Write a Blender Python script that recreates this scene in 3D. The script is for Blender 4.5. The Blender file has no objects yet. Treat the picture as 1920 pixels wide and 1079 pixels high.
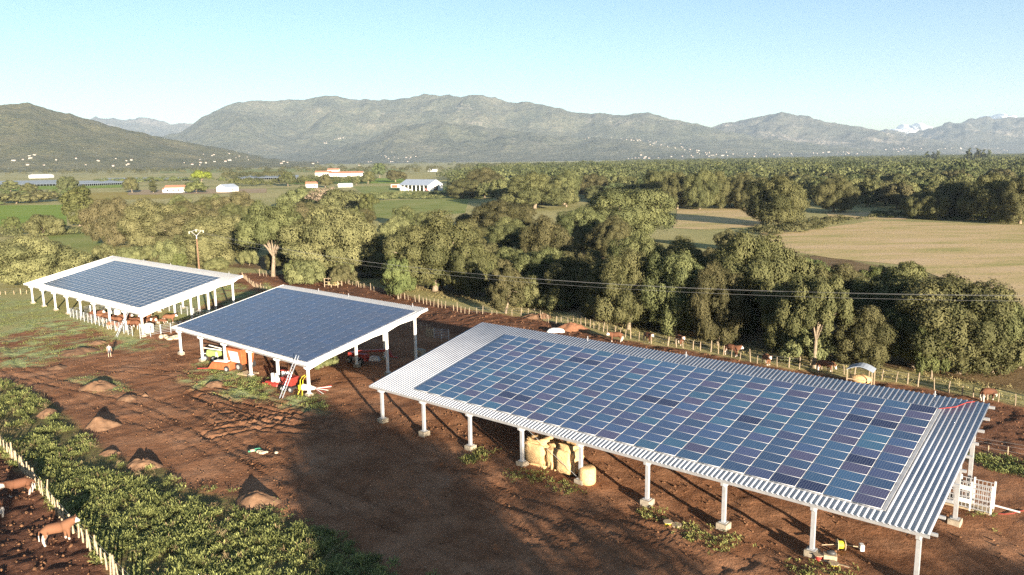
import bpy, bmesh, math, random
import numpy as np
from mathutils import Vector, Matrix
from mathutils.bvhtree import BVHTree

# ------------------------------------------------------------------ camera, sky, sun, exposure
S = bpy.context.scene
COL = S.collection
CAMZ = 24.357
FPX, PITCH, ROLL = 1441.4, 0.1667, -0.013
cam_d = bpy.data.cameras.new('camera'); cam = bpy.data.objects.new('camera', cam_d); COL.objects.link(cam)
cam_d.sensor_width = 36.0; cam_d.sensor_fit = 'HORIZONTAL'; cam_d.lens = 36.0 * FPX / 1920.0
cam_d.clip_start = 0.5; cam_d.clip_end = 90000.0
cam.matrix_world = Matrix.Translation((0, 0, CAMZ)) @ Matrix.Rotation(math.pi / 2 - PITCH, 4, 'X') @ Matrix.Rotation(ROLL, 4, 'Z')
S.camera = cam

SUN_EL = math.radians(8.9)
SHADOW_AZ = math.radians(-23.2)               # compass bearing (from +Y, clockwise) the shadows point to
sdir = Vector((math.sin(SHADOW_AZ) * math.cos(SUN_EL), math.cos(SHADOW_AZ) * math.cos(SUN_EL), -math.sin(SUN_EL)))
sun_d = bpy.data.lights.new('sun', 'SUN'); sun = bpy.data.objects.new('sun', sun_d); COL.objects.link(sun)
sun_d.energy = 5.0; sun_d.angle = math.radians(0.5); sun_d.color = (1.0, 0.87, 0.70)
sun.rotation_euler = sdir.to_track_quat('-Z', 'Y').to_euler()

W = bpy.data.worlds.new('World'); S.world = W; W.use_nodes = True
wn = W.node_tree.nodes; wl = W.node_tree.links
wn.clear()
sky = wn.new('ShaderNodeTexSky'); sky.sky_type = 'NISHITA'; sky.sun_disc = False
sky.sun_elevation = SUN_EL; sky.sun_rotation = math.pi + SHADOW_AZ
sky.air_density = 0.92; sky.dust_density = 0.3; sky.ozone_density = 2.5
wb = wn.new('ShaderNodeBackground'); wb.inputs['Strength'].default_value = 0.052
wo = wn.new('ShaderNodeOutputWorld'); wl.new(sky.outputs[0], wb.inputs[0]); wl.new(wb.outputs[0], wo.inputs[0])
S.view_settings.view_transform = 'Standard'; S.view_settings.look = 'None'
S.view_settings.exposure = 2.08; S.view_settings.gamma = 1.0
S.render.engine = 'CYCLES'
try:
    S.cycles.use_denoising = False
    S.cycles.pixel_filter_type = 'BLACKMAN_HARRIS'; S.cycles.filter_width = 1.5; S.cycles.max_bounces = 5; S.cycles.diffuse_bounces = 2; S.cycles.glossy_bounces = 3
    S.cycles.transparent_max_bounces = 4; S.cycles.volume_bounces = 0
except Exception:
    pass

R = random.Random(7)
PI = math.pi

# ------------------------------------------------------------------ terrain function and points of the photograph
G0 = (-12.555, 68.616); LX, LY, LS = 0.7557, -0.6549, 0.0109
def gz(x, y):
    t = (x - G0[0]) * LX + (y - G0[1]) * LY
    return LS * np.clip(t, -140, 60)
def gzf(x, y): return float(gz(x, y))
_c, _s, _cr, _sr = math.cos(PITCH), math.sin(PITCH), math.cos(ROLL), math.sin(ROLL)
def ray(px, py):
    X, Y = px - 960.0, py - 539.5
    X, Y = X * _cr + Y * _sr, -X * _sr + Y * _cr
    x, u = X / FPX, -Y / FPX
    return Vector((x, _c + u * _s, -_s + u * _c))
def at(px, py, h=0.0):
    r = ray(px, py); z = 0.0
    for _ in range(12):
        t = (z + h - CAMZ) / r.z; z = gzf(r.x * t, r.y * t)
    return Vector((r.x * t, r.y * t, z))
def mpx(p):                                   # metres per photo pixel at a point
    return (p - Vector((0, 0, CAMZ))).length / FPX

# ------------------------------------------------------------------ noise
def _h(ix, iy, s):
    v = np.sin(ix * 127.1 + iy * 311.7 + s * 74.7) * 43758.5453
    return v - np.floor(v)
def vn(x, y, s=0):
    x = np.asarray(x, float); y = np.asarray(y, float)
    ix = np.floor(x); iy = np.floor(y); fx = x - ix; fy = y - iy
    fx = fx * fx * (3 - 2 * fx); fy = fy * fy * (3 - 2 * fy)
    a = _h(ix, iy, s) * (1 - fx) + _h(ix + 1, iy, s) * fx
    b = _h(ix, iy + 1, s) * (1 - fx) + _h(ix + 1, iy + 1, s) * fx
    return a * (1 - fy) + b * fy
def fbm(x, y, s=0, o=4):
    v = 0; a = .5
    for i in range(o):
        v = v + a * vn(x, y, s + i * 13); x = np.asarray(x) * 2.03; y = np.asarray(y) * 2.03; a *= .5
    return v

# ------------------------------------------------------------------ materials
MATS = {}
def newmat(name, rough=0.8, spec=0.3, metal=0.0):
    m = bpy.data.materials.new(name); m.use_nodes = True
    b = m.node_tree.nodes['Principled BSDF']
    b.inputs['Roughness'].default_value = rough; b.inputs['Metallic'].default_value = metal
    b.inputs['Specular IOR Level'].default_value = spec
    MATS[name] = m
    return m, m.node_tree.nodes, m.node_tree.links, b
def ramp(n, stops):
    r = n.new('ShaderNodeValToRGB'); e = r.color_ramp.elements
    while len(e) < len(stops): e.new(0.5)
    for i, (p, c) in enumerate(stops):
        e[i].position = p; e[i].color = (*c, 1) if len(c) == 3 else c
    return r
def noise(n, l, scale, detail=4, rough=.55, vec=None, dist=0.0):
    t = n.new('ShaderNodeTexNoise'); t.inputs['Scale'].default_value = scale
    t.inputs['Detail'].default_value = detail; t.inputs['Roughness'].default_value = rough
    t.inputs['Distortion'].default_value = dist
    if vec is not None: l.new(vec, t.inputs['Vector'])
    return t
def mixc(n, l, f, a, b, mode='MIX'):
    m = n.new('ShaderNodeMix'); m.data_type = 'RGBA'; m.blend_type = mode
    for s, v in ((0, f), (6, a), (7, b)):
        if isinstance(v, (int, float)): m.inputs[s].default_value = v
        elif isinstance(v, tuple): m.inputs[s].default_value = (*v, 1)
        else: l.new(v, m.inputs[s])
    return m.outputs[2]
def math_(n, l, op, a, b=None):
    m = n.new('ShaderNodeMath'); m.operation = op
    for i, v in enumerate((a, b)):
        if v is None: continue
        if isinstance(v, (int, float)): m.inputs[i].default_value = v
        else: l.new(v, m.inputs[i])
    return m.outputs[0]
def objco(n):
    return n.new('ShaderNodeTexCoord').outputs['Object']
def geop(n):
    return n.new('ShaderNodeNewGeometry').outputs['Position']
def bump(n, l, b, h, strength=.5, dist=.05):
    u = n.new('ShaderNodeBump'); u.inputs['Strength'].default_value = strength; u.inputs['Distance'].default_value = dist
    l.new(h, u.inputs['Height']); l.new(u.outputs[0], b.inputs['Normal'])
def simple(name, c1, c2=None, scale=3.0, rough=.7, metal=0.0, spec=.3, bmp=0.0, bdist=.02):
    m, n, l, b = newmat(name, rough, spec, metal)
    c2 = c2 or tuple(v * .78 for v in c1)
    t = noise(n, l, scale, 5, .6, objco(n))
    r = ramp(n, [(.32, c2), (.68, c1)]); l.new(t.outputs[0], r.inputs[0]); l.new(r.outputs[0], b.inputs['Base Color'])
    if bmp: bump(n, l, b, t.outputs[0], bmp, bdist)
    return m

M_WHITE = simple('white_paint', (.68, .67, .64), (.56, .55, .52), 1.2, .5)
M_CREAM = simple('pale_render', (.74, .70, .62), (.62, .58, .5), .6, .8)
M_GALV = simple('galvanised_steel', (.46, .46, .46), (.34, .34, .35), 2.5, .5, .35, .4)
M_ALU = simple('aluminium', (.74, .75, .76), (.62, .63, .64), 4, .35, .7, .5)
M_CONC = simple('concrete', (.34, .29, .22), (.2, .165, .12), 5, .9, 0, .2, .4, .03)
M_WOOD = simple('weathered_wood', (.42, .33, .215), (.27, .20, .13), 6, .85, 0, .2, .4)
M_WOODD = simple('dark_weathered_wood', (.33, .26, .18), (.2, .155, .105), 6, .9, 0, .1, .4)
M_POLE = simple('brown_pole_wood', (.22, .13, .08), (.13, .075, .045), 5, .85)
M_BARK = simple('grey_bark', (.27, .215, .15), (.13, .10, .07), 3.5, .95, 0, .1, .8, .05)
M_HAY = simple('straw', (.60, .40, .20), (.40, .26, .125), 7, .95, 0, .1, .8, .06)
M_HAYIN = simple('straw_loose', (.5, .38, .18), (.34, .24, .1), 9, .95)
M_RED = simple('red_machine_paint', (.30, .04, .03), (.19, .03, .022), 3, .4)
M_ORANGE = simple('orange_machine_paint', (.42, .11, .04), (.28, .075, .03), 3, .45)
M_GREEN = simple('light_green_machine_paint', (.27, .34, .11), (.18, .24, .08), 3, .45)
M_YEL = simple('yellow_paint', (.68, .56, .04), (.55, .44, .03), 4, .5)
M_TYRE = simple('tyre_rubber', (.03, .03, .03), (.02, .02, .02), 6, .85)
M_DARKMET = simple('dark_metal', (.08, .08, .08), (.05, .05, .05), 6, .55, .4)
M_TILE = simple('terracotta_tiles', (.42, .19, .11), (.3, .13, .08), 2, .85)
M_GREYROOF = simple('grey_sheet_roof', (.36, .4, .46), (.3, .34, .4), .4, .45, .2)
M_DARKIN = simple('dark_interior', (.03, .028, .025), (.02, .02, .018), 2, .9)
M_RUST = simple('rusty_earth', (.26, .125, .07), (.16, .075, .042), 4, .95, 0, .1, .6)
M_NET = simple('pale_crop_netting', (.34, .37, .38), (.27, .30, .31), .05, .8)
M_GLASS = simple('window_glass', (.05, .07, .09), (.04, .05, .07), 2, .1)
M_SKIN = simple('skin', (.5, .3, .2), (.45, .26, .17), 5, .6)
M_SHIRT = simple('grey_shirt', (.30, .31, .33), (.24, .25, .27), 5, .9)
M_SHORTS = simple('dark_grey_shorts', (.10, .10, .11), (.08, .08, .085), 5, .9)
M_HAIR = simple('dark_hair', (.04, .025, .018), None, 5, .7)
M_SHOE = simple('white_shoes', (.6, .58, .55), None, 5, .7)
M_WIRE = simple('wire_metal', (.45, .44, .42), None, 5, .5, .5)
M_CLOUD = simple('cloud_white', (.9, .9, .9), (.85, .85, .86), .002, 1.0, 0, 0)
M_STONE = simple('dumped_stone', (.46, .38, .28), (.3, .24, .17), 4, .95, 0, .1, .6)
M_MOUND = simple('dug_earth', (.205, .122, .072), (.135, .075, .043), 2.2, .97, 0, .1, .8, .12)

def foliage(name, dark, light, tw=.55):
    m, n, l, b = newmat(name, .75, .12)
    a = n.new('ShaderNodeAttribute'); a.attribute_name = 'tint'
    oi = n.new('ShaderNodeObjectInfo')
    r = ramp(n, [(0.0, dark), (1.0, light)]); l.new(a.outputs['Fac'], r.inputs[0])
    hs = n.new('ShaderNodeHueSaturation')
    l.new(r.outputs[0], hs.inputs['Color'])
    l.new(math_(n, l, 'ADD', math_(n, l, 'MULTIPLY', oi.outputs['Random'], .05), .475), hs.inputs['Hue'])
    l.new(math_(n, l, 'ADD', math_(n, l, 'MULTIPLY', oi.outputs['Random'], .5), .8), hs.inputs['Value'])
    l.new(hs.outputs[0], b.inputs['Base Color'])
    return m
M_LEAF = foliage('oak_foliage', (.033, .038, .014), (.118, .113, .046))
M_LEAFHAZE = foliage('haze_lit_oak_foliage', (.052, .056, .022), (.162, .150, .068))  # oak leaves with the brightening of hazy light put into the colour
M_LEAFG = foliage('green_foliage', (.042, .054, .017), (.120, .132, .047))
M_LEAFY = foliage('olive_bush_foliage', (.05, .054, .021), (.14, .135, .058))
M_LEAFD = foliage('dark_foliage', (.035, .045, .018), (.10, .105, .042))
M_LEAFB = foliage('bright_pine_foliage', (.08, .12, .015), (.2, .26, .04))
M_DEAD = foliage('dry_twigs', (.12, .09, .06), (.28, .22, .15))
M_DRY = foliage('dry_grass_blades', (.13, .095, .045), (.32, .25, .125))
M_WEED = foliage('weed_foliage', (.05, .068, .02), (.27, .29, .095))
M_GRASS = foliage('grass_blades', (.10, .115, .03), (.26, .27, .09))

# ------------------------------------------------------------------ object helpers
def link(o, parent=None):
    COL.objects.link(o)
    if parent is not None: o.parent = parent
    return o
def tag(o, label=None, cat=None, group=None, kind=None):
    if label: o['label'] = label
    if cat: o['category'] = cat
    if group: o['group'] = group
    if kind: o['kind'] = kind
    return o
def thing(name, label, cat, loc=(0, 0, 0), rz=0.0, group=None):
    o = bpy.data.objects.new(name, None); o.empty_display_size = .3
    o.location = loc; o.rotation_euler = (0, 0, rz)
    return tag(link(o), label, cat, group)
def rawmesh(name, V, F, mats, midx=None, tint=None, smooth=False):
    V = np.asarray(V, np.float32); F = np.asarray(F, np.int32)
    me = bpy.data.meshes.new(name); k = F.shape[1]
    me.vertices.add(len(V)); me.vertices.foreach_set('co', V.ravel())
    me.loops.add(F.size); me.loops.foreach_set('vertex_index', F.ravel())
    me.polygons.add(len(F)); me.polygons.foreach_set('loop_start', np.arange(len(F), dtype=np.int32) * k)
    if midx is not None: me.polygons.foreach_set('material_index', np.asarray(midx, np.int32))
    if smooth: me.polygons.foreach_set('use_smooth', np.ones(len(F), bool))
    for m in (mats if isinstance(mats, (list, tuple)) else [mats]): me.materials.append(m)
    if tint is not None:
        a = me.attributes.new('tint', 'FLOAT', 'FACE'); a.data.foreach_set('value', np.asarray(tint, np.float32))
    me.update(calc_edges=True)
    return me
class MB:
    def __init__(s): s.bm = bmesh.new(); s.mi = 0
    def _f(s, vs):
        try: f = s.bm.faces.new(vs); f.material_index = s.mi; return f
        except ValueError: return None
    def box(s, c, d, M=None):
        c = Vector(c); h = Vector(d) * .5
        v = []
        for z in (-1, 1):
            for y in (-1, 1):
                for x in (-1, 1):
                    p = Vector((x * h.x, y * h.y, z * h.z))
                    if M is not None: p = M @ p
                    v.append(s.bm.verts.new(c + p))
        for q in ((0, 2, 3, 1), (4, 5, 7, 6), (0, 1, 5, 4), (2, 6, 7, 3), (0, 4, 6, 2), (1, 3, 7, 5)): s._f([v[i] for i in q])
        return s
    def hexa(s, pts):                         # 8 points: bottom ring, top ring
        v = [s.bm.verts.new(p) for p in pts]
        for q in ((3, 2, 1, 0), (4, 5, 6, 7), (0, 1, 5, 4), (1, 2, 6, 5), (2, 3, 7, 6), (3, 0, 4, 7)): s._f([v[i] for i in q])
        return s
    def tube(s, pts, rad, n=7, cap=True):
        pts = [Vector(p) for p in pts]
        if not isinstance(rad, (list, tuple)): rad = [rad] * len(pts)
        rings = []
        for i, p in enumerate(pts):
            d = (pts[min(i + 1, len(pts) - 1)] - pts[max(i - 1, 0)]).normalized()
            a = d.cross(Vector((0, 0, 1)) if abs(d.z) < .9 else Vector((1, 0, 0))).normalized(); b = d.cross(a)
            rings.append([s.bm.verts.new(p + (a * math.cos(2 * PI * k / n) + b * math.sin(2 * PI * k / n)) * rad[i]) for k in range(n)])
        for i in range(len(rings) - 1):
            for k in range(n): s._f([rings[i][k], rings[i][(k + 1) % n], rings[i + 1][(k + 1) % n], rings[i + 1][k]])
        if cap: s._f(rings[0][::-1]); s._f(rings[-1])
        return s
    def bar(s, a, b, w, h=None):              # rectangular bar between two points
        a = Vector(a); b = Vector(b); d = b - a
        q = d.to_track_quat('X', 'Z').to_matrix()
        return s.box((a + b) / 2, (d.length, w, h or w), q)
    def prism(s, prof, axis0, axis1, fn=None):  # closed profile swept between two offset vectors
        a = [s.bm.verts.new(Vector(p) + Vector(axis0)) for p in prof]; b = [s.bm.verts.new(Vector(p) + Vector(axis1)) for p in prof]
        n = len(prof); s._f(a[::-1]); s._f(b)
        for i in range(n): s._f([a[i], a[(i + 1) % n], b[(i + 1) % n], b[i]])
        return s
    def blob(s, c, r, sub=2, amp=.2, seed=0, flat=False):
        res = bmesh.ops.create_icosphere(s.bm, subdivisions=sub, radius=1.0)
        rr = Vector(r); c = Vector(c)
        for v in res['verts']:
            p = v.co
            k = 1 + amp * (float(fbm(p.x * 2.3 + seed * 7.1 + p.z, p.y * 2.3 - p.z * 1.7 + seed, seed, 3)) - .45) * 2
            q = Vector((p.x * rr.x, p.y * rr.y, p.z * rr.z)) * k
            if flat and q.z < 0: q.z *= .15
            v.co = c + q
        for v in res['verts']:
            for f in v.link_faces: f.material_index = s.mi; f.smooth = True
        return s
    def build(s, name, mats, parent=None, loc=None, bevel=0.0, smooth=False):
        if bevel:
            bmesh.ops.bevel(s.bm, geom=list(s.bm.edges), offset=bevel, segments=1, affect='EDGES', clamp_overlap=True)
        bmesh.ops.recalc_face_normals(s.bm, faces=list(s.bm.faces))
        if smooth:
            for f in s.bm.faces: f.smooth = True
        me = bpy.data.meshes.new(name); s.bm.to_mesh(me); s.bm.free()
        for m in (mats if isinstance(mats, (list, tuple)) else [mats]): me.materials.append(m)
        o = bpy.data.objects.new(name, me)
        if loc is not None: o.location = loc
        return link(o, parent)
def kids(o): return [c for c in ALLCH.get(o.name, [])]
ALLCH = {}
def dup(root, loc, rz=0.0, label=None, scale=None, group=None):
    r = root.copy(); COL.objects.link(r); r.location = loc; r.rotation_euler = (0, 0, rz)
    if scale is not None: r.scale = scale
    if label: r['label'] = label
    if group: r['group'] = group
    for ch in list(root.children):
        c = ch.copy(); COL.objects.link(c); c.parent = r
        for g in list(ch.children):
            d = g.copy(); COL.objects.link(d); d.parent = c
    return r

# ------------------------------------------------------------------ ground sheet
def pxpoly(pts): return np.array([[*at(x, y).xy] for x, y in pts])
def inpoly(x, y, P):
    ins = np.zeros(x.shape, bool); n = len(P); j = n - 1
    for i in range(n):
        xi, yi, xj, yj = P[i][0], P[i][1], P[j][0], P[j][1]
        c = ((yi > y) != (yj > y)) & (x < (xj - xi) * (y - yi) / ((yj - yi) + 1e-12) + xi)
        ins ^= c; j = i
    return ins
def softpoly(x, y, pts, warp=1.2, sc=.35, k=5, seed=0):
    P = pxpoly(pts); w = np.zeros(x.shape)
    for i in range(k):
        dx = (fbm(x * sc, y * sc, seed + i * 3, 3) - .45) * 2 * warp + (vn(x * 2.1, y * 2.1, seed + i) - .5) * warp * .5
        dy = (fbm(x * sc + 40, y * sc, seed + i * 3 + 1, 3) - .45) * 2 * warp
        w += inpoly(x + dx, y + dy, P)
    return w / k
def axis_pts(a, b, st, lo, hi, g=1.16):
    c = list(np.arange(a, b, st)); d = st; v = c[-1]
    while v < hi: d *= g; v += d; c.append(v)
    d = st; v = c[0]; pre = []
    while v > lo: d *= g; v -= d; pre.append(v)
    return np.array(pre[::-1] + c)
gx = axis_pts(-108, 72, .32, -15500, 15500)
gy_a = list(np.arange(30, 132, .32)); gy_b = list(np.arange(132, 260, 1.3))
d = 1.3; v = gy_b[-1]; gy_c = []
while v < 15500: d *= 1.14; v += d; gy_c.append(v)
d = .6; v = 30; gy_p = []
while v > -600: d *= 1.25; v -= d; gy_p.append(v)
gy = np.array(gy_p[::-1] + gy_a + gy_b + gy_c)
GX, GY = np.meshgrid(gx, gy); X = GX.ravel(); Y = GY.ravel()
near = (X > -140) & (X < 110) & (Y > 20) & (Y < 270)
xn, yn = X[near], Y[near]
DIRT = [(-150, 645), (-60, 630), (10, 632), (60, 606), (140, 600), (235, 640), (330, 610), (410, 545), (450, 512), (560, 516), (700, 538), (840, 575), (1000, 598), (1060, 610), (1150, 635), (1300, 660), (1500, 695), (1700, 722), (1960, 770), (2100, 1150), (-300, 1250)]
PL_FRONT = [(-400, 780), (-40, 812), (55, 905), (125, 985), (180, 1035), (255, 1110), (100, 1300), (-700, 1300)]
PL_BACK = [(445, 512), (560, 516), (700, 540), (840, 577), (1000, 600), (1060, 612), (1150, 637), (1300, 660), (1500, 697), (1700, 724), (1960, 775), (1990, 860), (1840, 835), (1700, 800), (1200, 740), (900, 640), (800, 612), (640, 560)]
GR = [[(-60, 560), (60, 560), (130, 592), (240, 632), (305, 640), (300, 655), (180, 665), (60, 688), (-80, 690)],
      [(305, 600), (330, 570), (440, 530), (480, 545), (500, 530), (520, 545), (460, 560), (360, 600)],
      [(330, 690), (400, 672), (480, 705), (600, 748), (610, 775), (540, 765), (430, 745), (340, 720)],
      [(130, 712), (180, 700), (215, 715), (250, 735), (180, 735)]]
SCRUB = [(-120, 715), (20, 712), (100, 755), (200, 855), (310, 880), (345, 915), (490, 945), (570, 985), (700, 1040), (780, 1150), (270, 1150), (180, 1020), (110, 950), (60, 895), (-60, 810), (-200, 800)]
LITTER = [(420, 500), (700, 522), (860, 560), (1000, 575), (1130, 605), (1300, 632), (1500, 670), (1700, 695), (1960, 745), (1960, 560), (1560, 480), (900, 470), (500, 480)]
zd = np.zeros(X.shape); zg = np.zeros(X.shape); zp = np.zeros(X.shape); zs = np.zeros(X.shape); zr = np.zeros(X.shape)
zd[near] = softpoly(xn, yn, DIRT, 1.6, .3, 5, 1)
zp[near] = np.maximum(softpoly(xn, yn, PL_FRONT, .5, .5, 5, 5), .75 * softpoly(xn, yn, PL_BACK, 1.2, .3, 5, 9))
g_ = 0
for i, q in enumerate(GR):
    g_ = np.maximum(g_, softpoly(xn, yn, q, 2.2, .3, 5, 20 + i) * np.clip((fbm(xn * .3, yn * .3, 33 + i, 4) - .37) * 7, 0, 1))
zg[near] = g_ * np.clip((fbm(xn * .8, yn * .8, 44, 4) - .30) * 6, .15, 1)
zs[near] = softpoly(xn, yn, SCRUB, 1.0, .4, 5, 50)
LIT = softpoly(xn, yn, LITTER, 2.5, .2, 4, 60)
zr[near] = LIT
Z = gz(X, Y)
dz = np.zeros(xn.shape)
# general undulation, clods and wheel ruts
dz += (fbm(xn * .22, yn * .22, 70, 3) - .45) * .35 * zd[near]
dz += (fbm(xn * .9, yn * .9, 71, 3) - .45) * .20 * zd[near]
dz += (vn(xn * 2.3, yn * 2.3, 75) - .5) * .22 * zp[near] + (vn(xn * 1.3, yn * 1.3, 76) - .5) * .15 * zp[near]
dz += (fbm(xn * .12, yn * .12, 80, 3) - .4) * 1.2 * zp[near] * (yn > 70)
def rut(pts, amp=.09, wid=.24, offs=(-.95, .95)):
    global dz
    P = [at(*p) for p in pts]
    # densify with Catmull-Rom
    Q = []
    for i in range(len(P) - 1):
        p0, p1, p2, p3 = P[max(i - 1, 0)], P[i], P[i + 1], P[min(i + 2, len(P) - 1)]
        for k in range(8):
            t = k / 8
            Q.append(.5 * ((2 * p1) + (p2 - p0) * t + (2 * p0 - 5 * p1 + 4 * p2 - p3) * t * t + (3 * p1 - p0 - 3 * p2 + p3) * t ** 3))
    Q.append(P[-1])
    A = np.array([[q.x, q.y] for q in Q])
    lo = A.min(0) - 3; hi = A.max(0) + 3
    idx = np.where((xn > lo[0]) & (xn < hi[0]) & (yn > lo[1]) & (yn < hi[1]))[0]
    if not len(idx): return
    xx, yy = xn[idx], yn[idx]; best = np.full(len(idx), 1e9); sgn = np.zeros(len(idx))
    for i in range(len(A) - 1):
        a, b = A[i], A[i + 1]; dd = b - a; L2 = dd @ dd + 1e-9
        t = np.clip(((xx - a[0]) * dd[0] + (yy - a[1]) * dd[1]) / L2, 0, 1)
        ex = xx - a[0] - t * dd[0]; ey = yy - a[1] - t * dd[1]; ds = np.hypot(ex, ey)
        m = ds < best; best[m] = ds[m]; sgn[m] = np.sign(dd[0] * ey - dd[1] * ex)[m]
    sd = best * sgn
    for o in offs:
        q = (sd - o) / wid
        dz[idx] += 1.15 * amp * (-np.exp(-q * q) + .55 * np.exp(-(np.abs(q) - 1.5) ** 2 * 2.2))
for pts, a in (([(375, 722), (430, 730), (500, 745), (560, 770)], .12), ([(405, 760), (470, 782), (540, 800), (630, 806)], .12), ([(380, 725), (440, 742), (520, 762), (600, 775)], .16), ([(370, 735), (430, 758), (510, 778), (590, 790)], .16),
               ([(385, 742), (450, 770), (520, 785), (600, 800)], .14), ([(400, 815), (470, 800), (540, 790), (620, 790)], .15),
               ([(420, 780), (500, 800), (570, 805), (640, 815)], .12), ([(410, 800), (480, 790), (560, 770)], .12),
               ([(0, 640), (20, 690), (120, 720), (300, 760), (520, 880), (800, 1000), (1000, 1079)], .09),
               ([(300, 650), (330, 690), (420, 800), (700, 960), (1100, 1050)], .07),
               ([(840, 880), (980, 940), (1160, 985), (1330, 1060)], .09), ([(880, 905), (1050, 965), (1250, 1010), (1450, 1079)], .08),
               ([(60, 690), (200, 760), (380, 830), (560, 960), (760, 1040)], .06), ([(200, 690), (400, 700), (330, 650)], .06),
               ([(820, 870), (1000, 925), (1180, 975), (1380, 1050)], .07), ([(860, 930), (1040, 990), (1220, 1050)], .07), ([(700, 800), (860, 900), (1060, 1010)], .06), ([(330, 700), (520, 820), (700, 900), (900, 960)], .07),
               ([(640, 720), (760, 850), (960, 960), (1200, 1079)], .06), ([(1500, 900), (1650, 960), (1850, 1079)], .08)):
    rut(pts, a)
Z[near] = Z[near] + dz
nx, ny = len(gx), len(gy)
I = np.arange(nx * ny).reshape(ny, nx)
F = np.stack([I[:-1, :-1], I[:-1, 1:], I[1:, 1:], I[1:, :-1]], -1).reshape(-1, 4)
m, n, l, b = newmat('ground_surface', .97, .08)
at1 = n.new('ShaderNodeAttribute'); at1.attribute_name = 'zoneA'
at2 = n.new('ShaderNodeAttribute'); at2.attribute_name = 'zoneB'
s1 = n.new('ShaderNodeSeparateColor'); l.new(at1.outputs['Color'], s1.inputs[0])
s2 = n.new('ShaderNodeSeparateColor'); l.new(at2.outputs['Color'], s2.inputs[0])
P_ = geop(n)
nb = noise(n, l, .011, 6, .6, P_); nm = noise(n, l, .22, 6, .62, P_); nf = noise(n, l, 2.6, 6, .7, P_); nvf = noise(n, l, 9.0, 3, .7, P_)
plain = ramp(n, [(.30, (.17, .175, .06)), (.42, (.31, .29, .115)), (.55, (.42, .36, .16)), (.72, (.24, .25, .085))]); l.new(nb.outputs[0], plain.inputs[0])
plain2 = mixc(n, l, math_(n, l, 'MULTIPLY', nm.outputs[0], .55), plain.outputs[0], (.28, .25, .11))
litter = ramp(n, [(.3, (.10, .065, .035)), (.6, (.22, .15, .075)), (.8, (.12, .105, .045))]); l.new(nm.outputs[0], litter.inputs[0])
dirt = ramp(n, [(.25, (.15, .066, .033)), (.46, (.27, .127, .064)), (.64, (.36, .185, .10)), (.82, (.43, .265, .165))]); l.new(nm.outputs[0], dirt.inputs[0])
dr = ramp(n, [(.34, (.42, .38, .35)), (.62, (1.0, 1.0, 1.0))]); l.new(math_(n, l, 'ADD', math_(n, l, 'MULTIPLY', nf.outputs[0], .5), math_(n, l, 'MULTIPLY', nvf.outputs[0], .5)), dr.inputs[0])
dirtf = mixc(n, l, .7, dirt.outputs[0], dr.outputs[0], 'MULTIPLY')
plou = ramp(n, [(.3, (.062, .029, .018)), (.55, (.115, .053, .031)), (.75, (.18, .086, .049))]); l.new(nf.outputs[0], plou.inputs[0])
grass = ramp(n, [(.25, (.20, .23, .08)), (.5, (.29, .32, .14)), (.75, (.38, .37, .20))]); l.new(nf.outputs[0], grass.inputs[0])
scrub = ramp(n, [(.3, (.12, .075, .04)), (.6, (.15, .14, .05)), (.8, (.1, .12, .035))]); l.new(nf.outputs[0], scrub.inputs[0])
c = mixc(n, l, s2.outputs[1], plain2, litter.outputs[0])
c = mixc(n, l, s1.outputs[0], c, dirtf)
c = mixc(n, l, s1.outputs[2], c, plou.outputs[0])
c = mixc(n, l, s2.outputs[0], c, scrub.outputs[0])
c = mixc(n, l, s1.outputs[1], c, grass.outputs[0])
l.new(c, b.inputs['Base Color'])
hs = math_(n, l, 'ADD', nf.outputs[0], math_(n, l, 'MULTIPLY', nvf.outputs[0], .35))
bump(n, l, b, hs, .8, .14)
gme = rawmesh('ground', np.stack([X, Y, Z], 1), F, m, smooth=True)
for nm_, ch in (('zoneA', (zd, zg, zp)), ('zoneB', (zs, zr, zr * 0))):
    a = gme.color_attributes.new(nm_, 'FLOAT_COLOR', 'POINT')
    arr = np.ones((len(X), 4), np.float32)
    for i in range(3): arr[:, i] = ch[i]
    a.data.foreach_set('color', arr.ravel())
ground = tag(link(bpy.data.objects.new('ground', gme)), kind='structure')

# clods of earth over the bare ground
def clods(n_, seed, poly, lo_, hi_, name, label):
    rng = np.random.default_rng(seed); P = pxpoly(poly); a, b_ = P.min(0), P.max(0)
    x = rng.uniform(a[0], b_[0], n_); y = rng.uniform(a[1], b_[1], n_)
    ok = inpoly(x, y, P) & (fbm(x * .3, y * .3, seed, 3) > .34); x, y = x[ok], y[ok]; k = len(x)
    ix = np.clip(np.searchsorted(gx, x) - 1, 0, nx - 2); iy = np.clip(np.searchsorted(gy, y) - 1, 0, ny - 2)
    z = Z.reshape(ny, nx)[iy, ix]
    r_ = lo_ * (hi_ / lo_) ** (rng.random(k) ** 2.2)
    an = rng.uniform(0, 6.28, k); C = np.stack([x, y, z], 1)[:, None, :]
    o = np.stack([np.stack([np.cos(an + q * 1.571) * rng.uniform(.6, 1.2, k), np.sin(an + q * 1.571) * rng.uniform(.6, 1.2, k), np.full(k, -.25)], 1) for q in range(4)] +
                 [np.stack([np.cos(an + q * 3.14 + .8) * .35, np.sin(an + q * 3.14 + .8) * .35, rng.uniform(.45, .85, k)], 1) for q in range(2)], 1)
    V = (C + o * r_[:, None, None]).reshape(-1, 3); I0 = (np.arange(k) * 6)[:, None]
    T = np.array([[0, 1, 4], [1, 2, 5], [1, 5, 4], [2, 3, 5], [3, 0, 4], [3, 4, 5]])
    F = (I0[:, :, None] + T[None]).reshape(-1, 3)
    return tag(link(bpy.data.objects.new(name, rawmesh(name, V, F, M_CLOD))), label, 'earth clods', kind='stuff')
M_CLOD = simple('earth_clods', (.25, .13, .068), (.14, .07, .037), 1.5, .97, 0, .05)
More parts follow.
